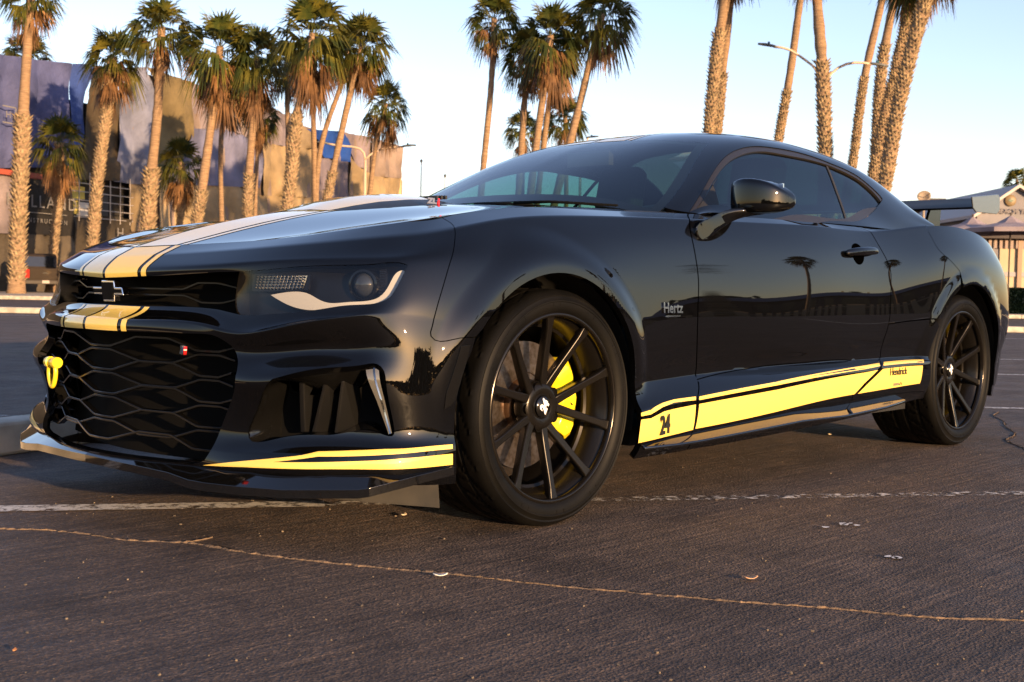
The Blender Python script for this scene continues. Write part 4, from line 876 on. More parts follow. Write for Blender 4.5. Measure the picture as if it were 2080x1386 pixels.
MB().prism(prof, 'y', -.70, .70).build('wing_blade', mat('wing_black', (.003,.003,.0035), .5, spec=.3), wg, sharp=40)
for sg in (1, -1):
    o = MB().prism([(3.40,1.185),(3.74,1.222),(3.765,1.205),(3.765,1.140),(3.73,1.118),(3.46,1.112),(3.42,1.130)], 'y', sg*.70, sg*.708).build('end_plate', mat('end_plate_grey', (.14,.15,.17), .12, metal=.7, coat=.6), wg); bevel(o, .002, 1)
    MB().prism([(3.40,.98),(3.60,.98),(3.62,1.15),(3.50,1.15)], 'y', sg*.44, sg*.455).build('wing_strut', GLOSS, wg)
DK = Loft([{k: p for k, p in enumerate(((2.78,0,1.03), (2.86,0,1.04), (2.95,0,1.05), (3.20,0,1.045), (3.45,0,1.025), (3.68,0,.99)))},
  {k: p for k, p in enumerate(((2.62,-.55,1.0), (2.76,-.55,1.01), (2.92,-.54,1.028), (3.17,-.53,1.02), (3.40,-.50,1.0), (3.60,-.45,.975)))},
  {k: p for k, p in enumerate(((2.55,-.72,.985), (2.72,-.71,.995), (2.90,-.70,1.003), (3.15,-.69,.995), (3.36,-.66,.968), (3.50,-.60,.95)))},
  {k: tuple(BODY.P([s], [0.])[0]) for k, s in enumerate((4.12, 4.3, 4.55, 4.78, 4.96, 5.15))}]).prepare(60, 40)
joined('boot_lid', DK, [(0, 0.), (5, 0.), (5, .998), (0, .998)], PAINT, step=.08, flange=.02)
# rear fascia above the bumper skin and two corner fins
MB().prism([(-.57,.86),(.57,.86),(.52,1.0),(-.52,1.0)], 'x', 3.63, 3.64).build('tail_panel', PAINT, car)
for sg in (1, -1):
    MB().prism([(3.33,.545),(3.43,.505),(3.34,.468)], 'y', sg*.86, sg*.895).build('corner_fin', GLOSS, car)

# ---------------------------------------------------------------- floor pan, arches, cabin
ub = MB(); ub.bx(-.62, 3.45, -.60, .60, .20, .26); ub.bx(.42, 2.38, -.86, .86, .19, .25); ub.bx(-.62, -.46, -.70, .70, .20, .24); ub.bx(-.40, .40, -.52, .52, .24, .80); ub.bx(.44, .50, -.74, .74, .26, .90); ub.bx(2.28, 2.38, -.74, .74, .30, .86); ub.bx(2.40, 3.5, -.56, .56, .24, .88); ub.bx(3.25,3.5,-.7,.7,.24,.85)
ub.build('underbody', PLASTIC, car)
for (c_, r_) in ((WH_F, ARCH_F), (WH_R, ARCH_R)):
    for sg in (1, -1):
        m_ = MB(); n = 24; V = []
        for a in np.linspace(-.22, math.pi+.22, n):
            for y, rr in ((.925, r_+.004), (.90, r_+.022), (.55, r_+.03), (.53, .12)):
                V.append((c_[0] - rr*math.cos(a), -y*sg, c_[1] + rr*math.sin(a)))
        m_.add(V, [(4*i+j, 4*i+j+1, 4*i+j+5, 4*i+j+4) for i in range(n-1) for j in range(3)]); m_.build('wheel_arch_liner', PLASTIC, car, smooth=True)
FAB = mat('seat_fabric', (.012,.012,.013), .8)
for sg in (1, -1):
    st = empty('seat', (1.55, sg*.37, .42)); st.parent = car
    for nm, poly in (('seat_cushion', [(-.28,0),(.22,-.03),(.24,.12),(-.26,.17)]), ('seat_back', [(.16,.05),(.40,.60),(.32,.66),(.04,.14)]), ('head_rest', [(.30,.64),(.40,.62),(.44,.82),(.35,.85)])):
        w_ = .23 if nm != 'head_rest' else .12
        o = MB().prism(poly, 'y', -w_, w_).build(nm, FAB, st); bevel(o, .03, 3)
MB().prism([(.62,.60),(.95,.55),(1.05,.80),(1.02,.90),(.85,.945),(.62,.93)], 'y', -.72, .72).build('dashboard', FAB, car)
MB().tube([(1.13 + .05*math.sin(a), -.37 + .18*math.cos(a), .83 + .17*math.sin(a)) for a in np.linspace(0, 2*math.pi, 28)[:-1]], .014, 8, closed=True).build('steering_wheel', FAB, car, smooth=True)
MB().bx(2.2, 2.9, -.62, .62, .90, .96).build('parcel_shelf', FAB, car)
cb = MB(); 
for sg in (1, -1): cb.bx(.75, 2.3, sg*.83-.01, sg*.83+.01, .30, .90)
cb.build('door_lining', FAB, car)
MB().box((1.24, 0, 1.215), (.03, .22, .06)).build('rear_view_mirror', PLASTIC, car)
fr_o = [(q[0], q[1]) for q in wpoly]; inn = shrink(np.array(fr_o + [(1.232, -.0)][:0]), .0)
FRIT = mat('windscreen_frit', (.004,.004,.004), .6, spec=.1)
outer_run = [(.60 + .06*(k/8)**2, WE*k/8) for k in range(9)] + [(s, WE) for s in np.arange(.70, 1.34, .04)] + wt[::-1]
inner_run = [(.665 + .06*(k/8)**2, (WE-.045)*k/8) for k in range(9)] + [(s, WE-.045) for s in np.arange(.76, 1.27, .04)] + [(q[0]-.045, q[1]*(WE-.045)/WE) for q in wt[::-1]]
joined('windscreen_frit', GLASS, outer_run + inner_run[::-1], FRIT, step=.03, off=-.004, flange=0)
# ---------------------------------------------------------------- wheels: rim barrel, ten paired spokes, tyre, disc, caliper
RIM_M = mat('wheel_satin_black', (.013,.0115,.010), .26, metal=.6, spec=.35)
DISC_M = noise_color(mat('brake_disc_steel', (.35,.30,.26), .32, metal=1.), (.22,.17,.13), (.40,.34,.30), 60)
CAL_M = mat('caliper_yellow', (.78,.60,.015), .32, coat=.5)
tyre_m = mat('tyre_rubber', (.006,.006,.006), .55, spec=.13); noise_color(tyre_m, (.0018,.0018,.0017), (.0050,.0045,.0037), 7, 6, lo=.42, hi=.75, bump=.08, bump_scale=160, bump_dist=.002)
GOLD = mat('gold_print', (.62,.38,.06), .4)
def make_wheel(name, x, zc, R, width, ytyre):
    """built with the wheel axis on Y, outer face towards -Y, then moved to the hub"""
    W2 = width/2; rr = .268
    root = obj(name, MB().lathe([(.262,-W2+.004),(.270,-W2-.004),(.2735,-W2+.000),(.2735,-W2+.010),(.266,-W2+.016),(.252,-W2+.030),(.238,-W2+.075),(.236,W2-.04),(.262,W2-.01),(.27,W2)], 72, 'y').me('rim', sharp=35), RIM_M, car)
    MB().lathe([(.2600,-W2+.010),(.2612,-W2-.006),(.2645,-W2-.0085),(.2700,-W2-.0080),(.2745,-W2-.0030),(.2745,-W2+.004)], 72, 'y').build('rim_lip', mat('rim_lip_black', (.035,.031,.027), .18, metal=.85), root, smooth=True)
    MB().lathe([(.2375,-W2+.080),(.2290,-W2+.084),(.2290,-W2+.094),(.2370,-W2+.098)], 72, 'y').build('barrel_step', RIM_M, root, sharp=35)
    # tyre with grooved tread
    prof = []
    bead = [(.262,-W2+.006),(.272,-W2-.006),(.280,-W2-.0125),(.292,-W2-.0165),(.302,-W2-.0165),(.304,-W2-.0185),(.307,-W2-.0185),(.309,-W2-.016),(R-.022,-W2-.011),(R-.018,-W2-.0125),(R-.016,-W2-.0105),(R-.008,-W2-.002),(R-.003,-W2+.008)]
    tread_y = list(np.linspace(-W2+.014, W2-.014, 34))
    side_in = [(R-.003,W2-.008),(R-.02,W2+.008),(.30,W2+.014),(.275,W2)]
    n = 300; V = []; F = []
    cols = bead + [(None, y) for y in tread_y] + side_in; q = len(cols)
    grooves = [-.62, -.20, .20, .62]
    for k in range(n):
        a = 2*math.pi*k/n; ca, sa = math.cos(a), math.sin(a)
        for r, y in cols:
            if r is None:
                u = y/W2; r = R - .0015*abs(u)**4*2
                if any(abs(u-g) < .045 for g in grooves): r -= .007
                else:
                    ph = (k + 26*u*u*math.copysign(1, u)) % 15
                    if abs(u) > .28 and ph < 1.2: r -= .005
                    if .25 < abs(u) < .6 and (k + 9*u) % 7.5 < .9: r -= .003
            V.append((r*ca, y, r*sa))
    for k in range(n):
        a = k*q; b = ((k+1) % n)*q
        F += [(a+j, b+j, b+j+1, a+j+1) for j in range(q-1)]
    obj('tyre', mesh('tyre', V, F, True, sharp=42), tyre_m, root)
    fm = MB()                                            # flat strip ribs on the sidewall
    for k in range(60):
        a = 2*math.pi*k/60
        if k % 5 in (0, 1): fm.box((math.cos(a)*.2965, -W2-.0165, math.sin(a)*.2965), (.010, .0016, .0022), Matrix.Rotation(-a, 3, 'Y'))
    fm.build('sidewall_rib', tyre_m, root)
    hub_y = -W2 + .052
    # spokes
    def spoke(a, da):
        """beam leaving the hub at angle a and reaching the rim at a+da"""
        m_ = MB(); V = []; n_ = 7
        for i in range(n_):
            u = i/(n_-1); rad = .052 + (.264-.052)*u; x_ = (.060*(1-u) + .264*math.cos(da)*u, math.copysign(.009, da)*(1-u) + .264*math.sin(da)*u); rad = math.hypot(*x_); ang = a + math.atan2(x_[1], x_[0])
            w = .0145 - .0030*min(1, u*1.6) + .006*max(0, u-.82)/.18; yo = hub_y - .004 - .044*u**1.15; dp = .030 - .006*u
            c_, s_ = math.cos(ang), math.sin(ang)
            for (t_, d_) in ((-1, .006), (-.80, 0), (.80, 0), (1, .006), (.85, dp), (-.85, dp)):
                V.append((rad*c_ - t_*w*s_, yo + d_, rad*s_ + t_*w*c_))
        m_.add(V, [(6*i+j, 6*i+(j+1) % 6, 6*i+6+(j+1) % 6, 6*i+6+j) for i in range(n_-1) for j in range(6)] + [tuple(range(6)), tuple(6*(n_-1)+j for j in range(6))])
        o = m_.build('spoke', RIM_M, root, sharp=28)
        bevel(o, .0018, 2, 25)
        return o
    for k in range(5):
        a = 2*math.pi*k/5 + math.radians(75)
        for sg in (-1, 1): spoke(a, sg*math.radians(18))
    # hub with lug pockets
    hb = MB().lathe([(.0001,.006),(.030,.006),(.034,.002),(.036,.004),(.052,-.001),(.066,.004),(.074,.012),(.078,.03),(.074,.045)], 40, 'y').build('hub', RIM_M, root, sharp=40); hb.location.y = hub_y - .008
    for k in range(5):
        a = 2*math.pi*(k+.5)/5 + math.radians(75); p = (math.cos(a)*.058, hub_y-.0045, math.sin(a)*.058)
        o = MB().lathe([(.017,-.003),(.0165,.006),(.0001,.0065)], 16, 'y').build('lug_pocket', DARK, root, smooth=True); o.location = p
        o = MB().lathe([(.0001,.0015),(.009,.0015),(.010,.012)], 6, 'y').build('lug_nut', RIM_M, root); o.location = p
    o = MB().lathe([(.0001,0),(.0285,.0005),(.031,.004)], 32, 'y').build('hub_cap', GLOSS, root, smooth=True); o.location.y = hub_y - .012
    tx = obj('hub_number', text_mesh('24', .040, .0006, .2, .0022), WHITE, root); tx.location = (0, hub_y-.0135, 0); tx.rotation_euler = (math.radians(90), math.radians(-62), 0); tx.scale = (.85,1,1)
    # maker's print on the rim barrel
    hz_ = obj('rim_print', text_mesh('Hertz', .026, .0003), GOLD, root); a = math.radians(52)
    hz_.location = (math.cos(a)*.2445, -W2+.058, math.sin(a)*.2445); hz_.rotation_euler = (math.radians(90), -(a - math.radians(90)) , 0)
    hz_.rotation_euler = (math.radians(62), math.radians(180-98), 0)
    # brake
    dm = MB().lathe([(.075,-.012),(.095,-.012),(.097,-.015),(.186,-.015),(.186,.015),(.095,.015)], 60, 'y').build('brake_disc', DISC_M, root, sharp=40); dm.location.y = hub_y + .085
    hat = MB().lathe([(.0001,-.03),(.070,-.03),(.078,-.022),(.080,-.008)], 40, 'y').build('disc_hat', mat('brake_hat', (.10,.055,.03), .5, metal=.8), root, sharp=40); hat.location.y = hub_y + .085
    deep = 0 if R < .343 else .045
    cal = MB(); cs = []                                  # caliper: thick arc block with humps
    for i in range(13):
        a = math.radians(-38 + 76*i/12) + math.radians(4); hump = .010*abs(math.sin(3*math.pi*i/12))
        ro = .214 - (.012 if i in (0, 12) else 0); ri = .118 + .012*(i in (0, 12))
        for (r_, y) in ((ri, hub_y+.054+deep), (ri+.02, hub_y+.040-hump*.8+deep), (ro-.025, hub_y+.036-hump+deep), (ro, hub_y+.050+deep), (ro, hub_y+.115+deep), (ri, hub_y+.066+deep)):
            cs.append((r_*math.cos(a), y, r_*math.sin(a)))
    cal.add(cs, [(6*i+j, 6*i+(j+1) % 6, 6*i+6+(j+1) % 6, 6*i+6+j) for i in range(12) for j in range(6)] + [tuple(range(6)), tuple(72+j for j in range(6))])
    bevel(cal.build('brake_caliper', CAL_M, root, sharp=35), .003, 2)
    for a in (-24, 0, 28):
        a = math.radians(a); MB().lathe([(.0001,-.004),(.009,-.004),(.010,.01)], 12, 'y', (math.cos(a)*.175, hub_y+.034+deep, math.sin(a)*.175)).build('caliper_bolt', CHROME, root)
    root.location = (x, ytyre + W2, zc)
    return root
def far_side(w, x, zc, y):
    """the same wheel on the other side of the car, outer face turned away"""
    c = copy_tree(w, car); c.location = (x, -y, zc); c.rotation_euler = (0, 0, math.pi); return c
wf = make_wheel('wheel', 0, .3385, .3400, .268, -.912); far_side(wf, 0, .3385, wf.location.y)
wr = make_wheel('wheel', 2.812, .3445, .3460, .290, -.916); far_side(wr, 2.812, .3445, wr.location.y)
# ---------------------------------------------------------------- ground: asphalt lot, street, kerbs, paint, cracks
def road_mat(name, c1, c2, streak=True):
    m_ = mat(name, c1, .85, spec=.35); N, L, b = nodes(m_)
    tc = N.new('ShaderNodeTexCoord')
    def noise(scale, detail=4, src=None, rough=.6):
        t = N.new('ShaderNodeTexNoise'); t.inputs['Scale'].default_value = scale; t.inputs['Detail'].default_value = detail; t.inputs['Roughness'].default_value = rough
        L.new(src or tc.outputs['Object'], t.inputs['Vector']); return t
    def ramp(src, stops):
        r = N.new('ShaderNodeValToRGB'); e = r.color_ramp.elements
        while len(e) < len(stops): e.new(.5)
        for k, (p_, c_) in enumerate(stops): e[k].position = p_; e[k].color = (*c_, 1) if len(c_) == 3 else c_
        L.new(src, r.inputs[0]); return r
    def mix(a, b_, f, mode='MIX'):
        x = N.new('ShaderNodeMix'); x.data_type = 'RGBA'; x.blend_type = mode
        if isinstance(f, float): x.inputs[0].default_value = f
        else: L.new(f, x.inputs[0])
        L.new(a, x.inputs[6]); L.new(b_, x.inputs[7]); return x.outputs[2]
    big = ramp(noise(.55, 5).outputs[0], [(.32, c1), (.68, c2)])
    grain = ramp(noise(260, 2).outputs[0], [(.30, (.45,.45,.45)), (.62, (1.0,1.0,1.0)), (.78, (1.9,1.75,1.5))])
    col = mix(big.outputs[0], grain.outputs[0], 1., 'MULTIPLY')
    mid_ = ramp(noise(7, 6, rough=.7).outputs[0], [(.30, (.72,.72,.74)), (.72, (1.22,1.2,1.16))]); col = mix(col, mid_.outputs[0], 1., 'MULTIPLY')
    stain = ramp(noise(1.7, 6, rough=.65).outputs[0], [(.36, (.62,.62,.64)), (.47, (1.,1.,1.)), (.72, (1.10,1.08,1.05))]); col = mix(col, stain.outputs[0], .8, 'MULTIPLY')
    # swept, slanting comb marks left by the paver
    mp = N.new('ShaderNodeMapping'); mp.inputs['Rotation'].default_value = (0, 0, math.radians(62)); mp.inputs['Scale'].default_value = (1.5, 34, 1); L.new(tc.outputs['Object'], mp.inputs[0])
    st = noise(1.6, 3, mp.outputs[0]); stones = N.new('ShaderNodeTexVoronoi'); stones.inputs['Scale'].default_value = 150; L.new(tc.outputs['Object'], stones.inputs['Vector'])
    sv = ramp(st.outputs[0], [(.34, (.66,.66,.68)), (.50, (1.,1.,1.)), (.68, (1.45,1.38,1.28))]); col = mix(col, sv.outputs[0], .85, 'MULTIPLY')
    chip = ramp(stones.outputs['Color'], [(.25, (.70,.70,.70)), (.60, (1.,1.,1.)), (.90, (1.9,1.75,1.5))]); col = mix(col, chip.outputs[0], .8, 'MULTIPLY')
    L.new(col, b.inputs['Base Color'])
    def bump(h, strength, dist, prev=None):
        q = N.new('ShaderNodeBump'); q.inputs['Strength'].default_value = strength; q.inputs['Distance'].default_value = dist; L.new(h, q.inputs['Height'])
        if prev is not None: L.new(prev.outputs[0], q.inputs['Normal'])
        return q
    b1 = bump(stones.outputs['Distance'], .75, .004); b2 = bump(noise(95, 4).outputs[0], .5, .004, b1); b3 = bump(st.outputs[0], .40 if streak else .1, .012, b2)
    b4 = bump(noise(4.5, 3).outputs[0], .25, .03, b3); L.new(b4.outputs[0], b.inputs['Normal'])
    rr = ramp(noise(3, 4).outputs[0], [(.3, (.62,)*3), (.7, (.85,)*3)]); L.new(rr.outputs[0], b.inputs['Roughness'])
    return m_
ASPH = road_mat('asphalt', (.072,.056,.050), (.104,.080,.068))
CAMP = Vector((-2.5404, -3.1185, 0)); FWD = Vector((math.cos(YAW), math.sin(YAW), 0)); RGT = Vector((math.sin(YAW), -math.cos(YAW), 0))
def WD(d, l, z=0.): return CAMP + FWD*d + RGT*l + Vector((0, 0, z))
def sheet(name, pts, z, material, kind='structure'):
    me = mesh(name, [(p[0], p[1], z) for p in pts], [tuple(range(len(pts)))], False)
    o = obj(name, me, material)
    if o.data.polygons[0].normal.z < 0: o.data.flip_normals()
    return tag(o, kind=kind)
sheet('ground', [(-900,-900), (900,-900), (900,900), (-900,900)], 0, ASPH)
CONC = noise_color(mat('kerb_concrete', (.42,.38,.32), .85), (.30,.27,.22), (.48,.43,.36), 6, 6, bump=.3, bump_scale=60, bump_dist=.004)
PAVE = noise_color(mat('sandy_pavement', (.35,.30,.24), .9), (.30,.25,.19), (.42,.36,.28), 1.2, 6)
def kerb(name, a, b, w, h):
    a, b = Vector(a), Vector(b); d = (b-a).normalized(); n = Vector((-d.y, d.x, 0)); m_ = MB(); L_ = (b-a).length; k = max(1, int(L_/3))
    for i in range(k):                                   # cast lengths with a joint between them
        p = a + d*(L_*i/k + .006); q = a + d*(L_*(i+1)/k - .006)
        m_.add([p, q, q+n*w, p+n*w] + [v + Vector((0,0,h)) for v in (p, q, q+n*w, p+n*w)], [(3,2,1,0),(4,5,6,7),(0,1,5,4),(1,2,6,5),(2,3,7,6),(3,0,4,7)])
    o = m_.build(name, CONC); bevel(o, .015, 2); return tag(o, kind='structure')
kerb('near_kerb', (-3.2, .50, 0), (2.8, 2.50, 0), .16, .13)
kerb('median_kerb', WD(25.5, -24), WD(24.5, 30), -.35, .12)
kerb('street_kerb', WD(44.0, -40), WD(43.0, 40), -.30, .14)
sheet('pavement', [WD(44.3,-40), WD(43.3,40), WD(78,48), WD(80,-48)], .135, PAVE)
# worn white paint
WPAINT = mat('worn_white_paint', (.55,.53,.50), .8)
N, L, b = nodes(WPAINT); tc = N.new('ShaderNodeTexCoord'); t1 = N.new('ShaderNodeTexNoise'); t1.inputs['Scale'].default_value = 26; t1.inputs['Detail'].default_value = 8; t1.inputs['Roughness'].default_value = .75
L.new(tc.outputs['Object'], t1.inputs['Vector']); r1 = N.new('ShaderNodeValToRGB'); r1.color_ramp.elements[0].position = .40; r1.color_ramp.elements[1].position = .53
L.new(t1.outputs[0], r1.inputs[0]); L.new(r1.outputs[0], b.inputs['Alpha'])
WPAINT2 = WPAINT.copy(); WPAINT2.name = 'nearly_gone_white_paint'; [e for e in WPAINT2.node_tree.nodes if e.type == 'VALTORGB'][0].color_ramp.elements[0].position = .50; [e for e in WPAINT2.node_tree.nodes if e.type == 'VALTORGB'][0].color_ramp.elements[1].position = .60
def paint(name, a, b, w, m_=WPAINT, z=.004):
    a, b = Vector((a[0], a[1], 0)), Vector((b[0], b[1], 0)); d = (b-a).normalized(); n = Vector((-d.y, d.x, 0))*w/2
    return sheet(name, [a-n, b-n, b+n, a+n], z, m_)
paint('painted_line', (-2.2, 1.17), (-.28, -.225), .095)
paint('painted_line', (-.28, -.225), (2.2, -2.02), .07, WPAINT2)
paint('painted_line', (-1.2, 3.6), (1.2, 1.85), .06, WPAINT2)
for d_, w_ in ((23.4,.12), (38,.12), (30,.12), (25.5,.10), (20.5,.10), (13.3,.10), (10.6,.10), (7.3,.08)):
    paint('painted_line', WD(d_, -12 if d_ == 23.4 else d_*.40), WD(d_, -8 if d_ == 23.4 else d_*.40 + 9), w_)
# the long crack with its pale, raised, sandy lip, and a shorter broken one by the rear wheel
CRK = noise_color(mat('crack_filler', (.30,.20,.11), .95), (.07,.052,.040), (.20,.135,.082), 45, 6, bump=.8, bump_scale=120, bump_dist=.006)
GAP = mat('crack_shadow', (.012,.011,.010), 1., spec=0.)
def crack(pts, w, seed):
    rng = np.random.default_rng(seed); P = smooth_poly(pts, .012); n = len(P)
    P = P + np.cumsum(rng.normal(0, .0016, P.shape), 0)*.5 + rng.normal(0, .0012, P.shape)
    d = np.gradient(P, axis=0); d /= np.linalg.norm(d, axis=1)[:, None]; q = np.stack([-d[:, 1], d[:, 0]], 1)
    env = np.convolve(rng.random(n), np.ones(7)/7, 'same'); wl = w*np.clip(4.5*(env-.36), .05, 1.6)*(.4 + rng.random(n)*.9)
    V = []; F = []
    for i in range(n):
        h = .002 + .003*rng.random()
        for k, (o_, z_) in enumerate(((-1., .0005), (-.45, h*.8), (.15, h), (.7, .0005))): V.append((P[i,0] + q[i,0]*o_*wl[i], P[i,1] + q[i,1]*o_*wl[i], z_))
    for i in range(n-1):
        for j in range(3): F.append((4*i+j, 4*i+4+j, 4*i+5+j, 4*i+j+1))
    o = tag(obj('crack_ridge', mesh('crack', V, F, False), CRK), kind='structure')
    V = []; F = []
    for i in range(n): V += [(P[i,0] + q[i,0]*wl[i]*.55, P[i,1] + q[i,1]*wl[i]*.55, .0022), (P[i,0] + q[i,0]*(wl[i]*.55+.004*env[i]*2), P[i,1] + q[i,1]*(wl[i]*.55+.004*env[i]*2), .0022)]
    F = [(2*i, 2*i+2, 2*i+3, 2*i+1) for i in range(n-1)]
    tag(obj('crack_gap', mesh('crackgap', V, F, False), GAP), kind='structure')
crack([(-1.3,.25),(-1.209,.127),(-1.159,.056),(-1.072,-.048),(-1.025,-.149),(-.986,-.285),(-.948,-.343),(-.892,-.417),(-.856,-.544),(-.822,-.687),(-.738,-.891),(-.629,-1.105),(-.536,-1.349),(-.429,-1.548),(-.331,-1.741),(-.226,-1.919),(-.151,-2.082),(-.027,-2.234),(.05,-2.36)], .0055, 3)
crack([(-.892,-.417),(-.84,-.425),(-.80,-.418)], .002, 5)
crack([(4.584,-.43),(4.318,-.504),(4.107,-.631),(3.788,-.77),(3.54,-.902),(3.353,-.956),(3.224,-.976),(3.032,-1.098),(2.891,-1.199),(2.5,-1.45)], .009, 7)
# loose grit and scraps
rng = np.random.default_rng(5); gm_ = MB()
for _ in range(1100):
    d_ = 1.6 + 5*rng.random()**1.5; l_ = (rng.random()-.5)*d_*.95; p = WD(d_, l_); s_ = .0010 + .0030*rng.random()**4
    R_ = Matrix.Rotation(rng.random()*6.28, 3, 'Z') @ Matrix.Rotation(rng.random()*2, 3, 'X')
    gm_.box((p.x, p.y, s_*.35), (s_*1.4, s_, s_*.8), R_)
o = gm_.build('grit', noise_color(mat('grit_stone', (.3,.25,.19), .9), (.07,.06,.05), (.22,.17,.115), 9)); tag(o, 'loose grit scattered over the asphalt', 'grit', kind='stuff')
def scrap(label, cat_, x, y, L_, W_, col, rz, curl=.3, name='leaf_scrap'):
    m_ = MB(); n = 7; V = []
    for i in range(n):
        u = i/(n-1); w = W_*math.sin(math.pi*(u*.9+.05)); zc = .004 + curl*L_*(u-.5)**2*1.6
        V += [(L_*(u-.5), -w/2, zc + .0025), (L_*(u-.5), 0, zc), (L_*(u-.5), w/2, zc + .003)]
    m_.add(V, [(3*i+j, 3*i+3+j, 3*i+4+j, 3*i+1+j) for i in range(n-1) for j in range(2)])
    o = m_.build(name, mat('scrap_%s' % cat_ + str(len(MATS)), col, .7), smooth=True); s_ = o.modifiers.new('s', 'SOLIDIFY'); s_.thickness = .0012
    o.location = (x, y, 0); o.rotation_euler = (0, 0, rz); return tag(o, label, cat_)
scrap('small pale leaf scrap lying by the front tyre', 'leaf', -.226, -.53, .03, .016, (.62,.50,.36), .4)
scrap('curled white scrap lying on the long crack', 'paper scrap', -.655, -1.14, .035, .014, (.72,.69,.62), -.6, name='paper_scrap')
scrap('small orange leaf scrap on asphalt below the front wheel', 'leaf', -.137, -1.652, .036, .015, (.62,.36,.20), -.5)
scrap('little pale scrap in the light under the sill', 'paper scrap', 2.674, -.35, .04, .02, (.75,.62,.40), .2, name='paper_scrap')
scrap('tiny brown leaf at the bottom left corner', 'leaf', -1.605, -1.029, .014, .008, (.45,.20,.08), .8)
SP = mat('white_spatter', (.60,.60,.60), .9)
def spatter(x, y, n, r, seed):
    rng = np.random.default_rng(seed); V = []; F = []
    for _ in range(n):
        cx, cy = rng.normal(0, r, 2)*[1.4, 1]; s_ = .004 + .011*rng.random(); k = 9; b0 = len(V)
        for j in range(k):
            a = 6.28*j/k; q = s_*(.6 + .6*rng.random()); V.append((x + cx*.73 + cy*.7 + q*math.cos(a)*1.5, y - cx*.68 + cy*.7 + q*math.sin(a), .0045))
        F.append(tuple(range(b0, b0+k)))
    return tag(obj('paint_spatter', mesh('sp', V, F, False), SP), kind='structure')
spatter(.66, -1.49, 6, .022, 1); spatter(.35, -1.78, 3, .012, 2)
